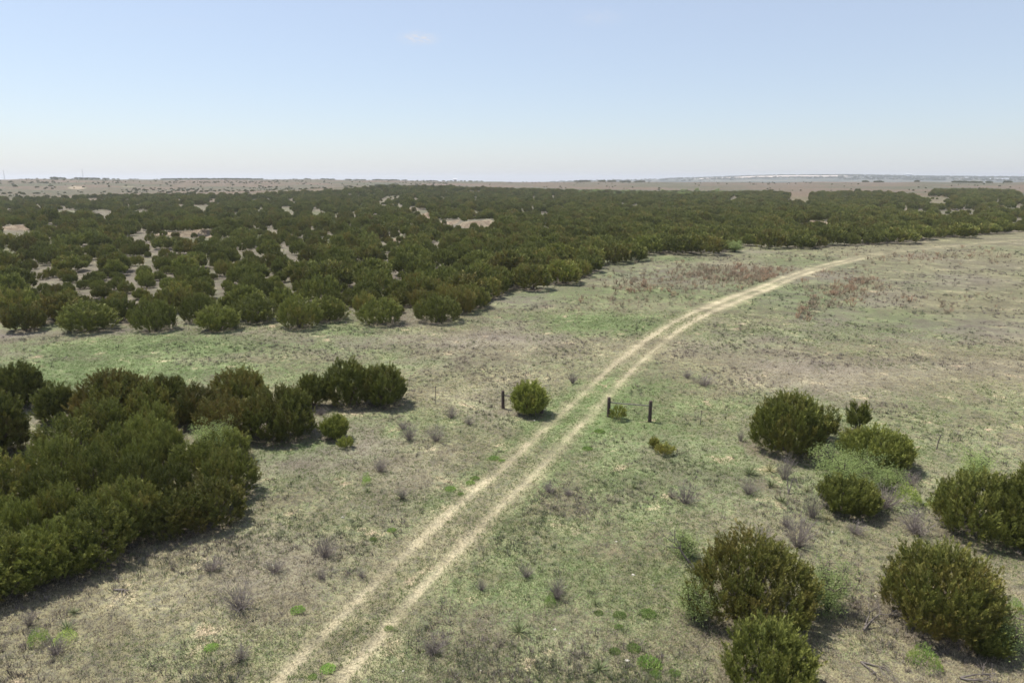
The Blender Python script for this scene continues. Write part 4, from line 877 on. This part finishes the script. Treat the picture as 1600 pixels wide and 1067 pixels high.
WZ = [(1000, 448, 40, 8, 26, 0), (1035, 452, 30, 6, 10, 0), (955, 470, 40, 10, 12, 1), (1080, 425, 60, 10, 26, 1), (1130, 432, 60, 10, 40, 1), (1165, 430, 40, 9, 40, 0), (1190, 440, 26, 6, 24, 0), (1225, 432, 24, 6, 14, 0), (1310, 458, 34, 9, 30, 0), (1345, 442, 24, 5, 16, 0), (1258, 490, 10, 8, 8, 0), (1285, 478, 30, 6, 14, 1), (1335, 470, 16, 6, 8, 0),
      (1410, 468, 14, 4, 5, 0), (1470, 480, 30, 8, 5, 1), (1540, 400, 60, 8, 8, 0), (1400, 402, 80, 4, 18, 0), (1300, 410, 60, 5, 16, 1), (1000, 470, 60, 14, 14, 1), (1050, 400 + 20, 80, 10, 16, 1)]
ZN = ['left meadow patch', 'patch right of the left meadow one', 'outermost left patch', 'middle patch toward the wood', 'long strip under the woodland', 'strip above the far track', 'patch touching the far track', 'patch right above the far track', 'main patch below the track bend', 'small patch above the main one',
      'lone lower patch below the bend', 'fringe between the bend and lone patch', 'patch at the main one right foot', 'pair on the open right field', 'sparse group on the lower right field', 'far right field edge', 'line along the distant track', 'band just above the track bend', 'scatter left of the track', 'scatter behind the left patches']
WL_ = []
for zi, (a, b, rx, ry, n, k) in enumerate(WZ):
    for _ in range(n):
        if len(WL_) >= 290: break
        uu, vv = rg.gauss(a, rx * .8), rg.gauss(b, ry * .8); x, y = [float(q) for q in flat_hit(uu, vv)]
        if abs(float(track_d(np.array([x]), np.array([y]))[0])) < 1.6: continue
        WL_.append((zi, rg.random() < (.6 if k == 0 else .2), uu, x, y))
WL_.sort(key=lambda w: (w[0], w[1], w[2])); cnt = {}
for (zi, rust, uu, x, y) in WL_:
    cnt[(zi, rust)] = cnt.get((zi, rust), -1) + 1
    m = WD[rg.randrange(3) + (0 if rust else 3)]; q = rg.uniform(.65, 1.25)
    lab = '%s dry weed clump, %s from left, %s' % ('rust red' if rust else 'dull brown', ordn(cnt[(zi, rust)]), ZN[zi])
    single('dry_weed', m, x, y, lab, 'weed', 'rust red dry weed clumps' if rust else 'dull brown dry weed clumps', (q * 1.5, q * 1.5, q * rg.uniform(.5, .85)), rng=rg)

# ------------------------------------------------------------------ grass and low weeds: uncountable cover
def cover(name, N, r0, r1, hmin, hmax, blades, wid, mat, label, powr, keepfn, seed, spread=.06, cat='grass'):
    rng = np.random.default_rng(seed); r = r0 * (r1 / r0) ** (rng.uniform(0, 1, N) ** powr); th = rng.uniform(-.95, .95, N); x, y = r * np.sin(th), r * np.cos(th)
    k = keepfn(x, y, rng); x, y, r = x[k], y[k], r[k]; n = len(x); z = terrain(x, y)
    P = np.stack([x, y, z - .01], 1); S_ = rng.uniform(.6, 1.3, n) * (1 + (r - r0) * .012)
    a = rng.uniform(0, 6.2832, (n, blades)); e = rng.uniform(.3, 1.0, (n, blades)); H = rng.uniform(hmin, hmax, (n, blades)) * S_[:, None]
    B = P[:, None, :] + np.stack([np.cos(a), np.sin(a), np.zeros_like(a)], -1) * (spread * S_[:, None] * rng.uniform(0, 1, (n, blades)))[..., None]
    T = B + np.stack([np.cos(a) * H * e * .8, np.sin(a) * H * e * .8, H * (1.1 - .5 * e)], -1); a2 = a + 1.57 + rng.normal(size=a.shape) * .5
    s = np.stack([np.cos(a2), np.sin(a2), np.zeros_like(a)], -1) * (wid * S_[:, None])[..., None]
    V = np.stack([B - s, B + s, T], 2).reshape(-1, 3); F = np.arange(len(V)).reshape(-1, 3)
    gr = fbm(x * .5, y * .5, 123, 3) + (fbm(x * .06, y * .06, 71, 4) - .5) * 1.2
    u, v = project(x, y, z); gr = gr + patches(GREENP, u, v, x, y) * .45 - patches(DRYP, u, v, x, y) * .2
    hue = np.clip(gr + rng.uniform(-.35, .35, n), 0, 1)
    me = mesh_np(name, V, F, mat, dict(tint=np.repeat(rng.uniform(0, 1, (n, blades)).ravel(), 3), hue=np.repeat(hue, blades * 3)))
    return tag(link(name, me), label, cat, kind='stuff')
N = NT('mixed_grass_blades'); t_, h_ = N.attr('tint'), N.attr('hue')
c = N.mix(N.mapr(h_, .40, .74), N.mix(t_, (.50, .43, .285), (.29, .24, .19)), N.mix(t_, (.135, .19, .06), (.24, .275, .12)))
p = N.pri(c, .75, .15); tr = N.n('BsdfTranslucent'); N.l(c, tr.inputs['Color']); ms = N.n('MixShader'); ms.inputs[0].default_value = .25; N.l(p, ms.inputs[1]); N.l(tr.outputs[0], ms.inputs[2])
M_GRASS = N.done(ms.outputs[0])
N = NT('low_grey_weeds'); t_, h_ = N.attr('tint'), N.attr('hue')
c = N.mix(N.mapr(h_, .4, .7), N.mix(t_, (.20, .17, .155), (.11, .09, .08)), N.mix(t_, (.12, .135, .085), (.075, .09, .05)))
M_LOWW = N.done(N.pri(c, .85, .1))
def off_track(x, y, rng):
    d = np.abs(track_d(x, y)); return (np.abs(d - .86) > .38 + rng.uniform(-.25, .2, len(x))) | (rng.uniform(0, 1, len(x)) < .06)
def patchy(x, y, rng): return off_track(x, y, rng) & (rng.uniform(0, 1, len(x)) < .35 + 1.0 * fbm(x * .35, y * .35, 200, 3))
def weedy(x, y, rng): d = np.abs(track_d(x, y)); n = fbm(x * .25, y * .25, 210, 3); return (d > 1.8) & (rng.uniform(0, 1, len(x)) < np.clip((n - .42) * 4, .08, 1))
def not_wood(x, y, rng): return weedy(x, y, rng) & ~(in_wood(x, y, terrain(x, y)) & (np.hypot(x, y) > 60))
cover('grass', 370000, 13.5, 75, .035, .085, 5, .011, M_GRASS, 'short mixed green and straw coloured grass across the meadow', 1.0, patchy, 1)
cover('low_weeds', 66000, 13.5, 170, .05, .18, 14, .009, M_LOWW, 'low grey and dull green weeds dotted over the meadow', 1.0, not_wood, 2, .09, 'weeds')

N = NT('brown_dead_weeds'); t_, h_ = N.attr('tint'), N.attr('hue')
M_BRW = N.done(N.pri(N.mix(h_, N.mix(t_, (.35, .245, .16), (.22, .155, .105)), N.mix(t_, (.33, .27, .19), (.22, .18, .13))), .85, .1))
RUSTP = [(1140, 432, 80, 12, 1.), (1190, 428, 40, 9, 1.), (1085, 432, 80, 13, .6), (1005, 449, 40, 8, .8), (1320, 456, 60, 10, .8), (1350, 443, 26, 5, .8), (1290, 478, 40, 7, .5), (1420, 403, 110, 4, .5), (960, 472, 80, 12, .35), (1260, 492, 14, 6, .7), (1050, 460, 90, 14, .4), (1480, 470, 80, 10, .2), (1250, 424, 80, 5, .6), (1540, 402, 40, 6, .4)]
def rusty(x, y, rng):
    u, v = project(x, y, terrain(x, y)); return (rng.uniform(0, 1, len(x)) < patches(RUSTP, u, v, x, y) * (-.08 + 1.1 * fbm(x * .35, y * .35, 260, 3))) & (np.abs(track_d(x, y)) > 1.5)
cover('dry_weeds', 90000, 66, 170, .26, .60, 8, .014, M_BRW, 'brown and rusty dead weeds massed along the far bend of the track', 1.0, rusty, 5, .10, 'weeds')

# ------------------------------------------------------------------ far away: white shed, tank, masts
def box(name, lo, hi, mat, parent=None, gable=0):
    x0, y0, z0 = lo; x1, y1, z1 = hi; xm = (x0 + x1) / 2
    V = [(x0, y0, z0), (x1, y0, z0), (x1, y1, z0), (x0, y1, z0), (x0, y0, z1), (x1, y0, z1), (x1, y1, z1), (x0, y1, z1)]; F = [(0, 1, 5, 4), (1, 2, 6, 5), (2, 3, 7, 6), (3, 0, 4, 7), (4, 5, 6, 7), (3, 2, 1, 0)]
    me = bpy.data.meshes.new(name); me.from_pydata(V, [], F); me.materials.append(mat); return link(name, me, parent)
def roofm(name, lo, hi, rise, mat, parent):
    x0, y0, z0 = lo; x1, y1, _ = hi; ym = (y0 + y1) / 2
    V = [(x0, y0, z0), (x1, y0, z0), (x1, y1, z0), (x0, y1, z0), (x0, ym, z0 + rise), (x1, ym, z0 + rise)]; F = [(0, 1, 5, 4), (2, 3, 4, 5), (0, 4, 3), (1, 2, 5), (3, 2, 1, 0)]
    me = bpy.data.meshes.new(name); me.from_pydata(V, [], F); me.materials.append(mat); return link(name, me, parent)
M_ROOF = plain('pale_metal_roof', (.62, .63, .64), (.72, .73, .74), .2, .45, 0)
def shed(u, R, w, d, h, rise, lab):
    dx, dy, _ = ray(u, 279); L = math.hypot(dx, dy); x, y = dx / L * R, dy / L * R
    e = bpy.data.objects.new('shed', None); COL.objects.link(e); e.location = (x, y, tz(x, y) - 1); e.rotation_euler = (0, 0, -math.atan2(dx, dy)); tag(e, lab, 'building')
    box('wall', (-w / 2, -d / 2, 0), (w / 2, d / 2, h), M_WHITE, e); roofm('roof', (-w / 2 - .5, -d / 2 - .5, h + .02), (w / 2 + .5, d / 2 + .5, h), rise, M_ROOF, e)
    dr = box('door', (-w * .12, -d / 2 - .15, 0), (w * .12, -d / 2 - .02, h * .7), M_ROOF, e)
shed(1419, 4950, 36, 22, 15, 3, 'big white block shaped shed on the far blue ridge, highest on the right')
shed(1562, 4300, 82, 20, 5, 2, 'long low white shed on the plain near the right end of the horizon')
shed(1512, 4500, 24, 14, 5, 2, 'small faint white shed left of the long low one')
shed(711, 1530, 7, 6, 5.5, 1.5, 'tiny pale house among the trees on the ridge left of the middle')
for (u, hpx, lab) in [(7, 10, 'thin lattice mast at the left end of the horizon'), (130, 12, 'thin lattice mast rising from the left ridge')]:
    R = 2200; dx, dy, _ = ray(u, 279); L = math.hypot(dx, dy); x, y = dx / L * R, dy / L * R; H = 14 + hpx * R / FPX - tz(x, y); P = []
    for (sx, sy) in ((-1, -1), (1, -1), (0, 1)): P.append((np.array([[sx * .9, sy * .9, -1], [sx * .4, sy * .4, H]]), np.array([.22, .14])))
    for k in range(16): z0 = H * k / 16; P.append((np.array([[-.8, -.8, z0], [.8, -.8, z0 + H / 16]]), np.array([.1, .1])))
    single('lattice_mast', tubes(P, 'lattice_mast', M_TEEL, 4), x, y, lab, 'mast', rz=0)

# ------------------------------------------------------------------ the air
me = bpy.data.meshes.new('haze'); a_ = 14500; zb, zt_ = -110, 62
V = [(sx * a_, sy * a_, z_) for z_ in (zb, zt_) for sx, sy in ((-1, -1), (1, -1), (1, 1), (-1, 1))]
me.from_pydata(V, [], [(3, 2, 1, 0), (4, 5, 6, 7), (0, 1, 5, 4), (1, 2, 6, 5), (2, 3, 7, 6), (3, 0, 4, 7)])
hm = bpy.data.materials.new('haze'); hm.use_nodes = True; hm.node_tree.nodes.clear(); o_ = hm.node_tree.nodes.new('ShaderNodeOutputMaterial'); pv = hm.node_tree.nodes.new('ShaderNodeVolumePrincipled')
pv.inputs['Color'].default_value = (.92, .95, 1.0, 1); pv.inputs['Density'].default_value = .00015; pv.inputs['Anisotropy'].default_value = .2
hm.node_tree.links.new(pv.outputs[0], o_.inputs['Volume']); me.materials.append(hm)
tag(link('haze', me), 'thin bluish haze softening the far ridges', 'haze', kind='stuff')
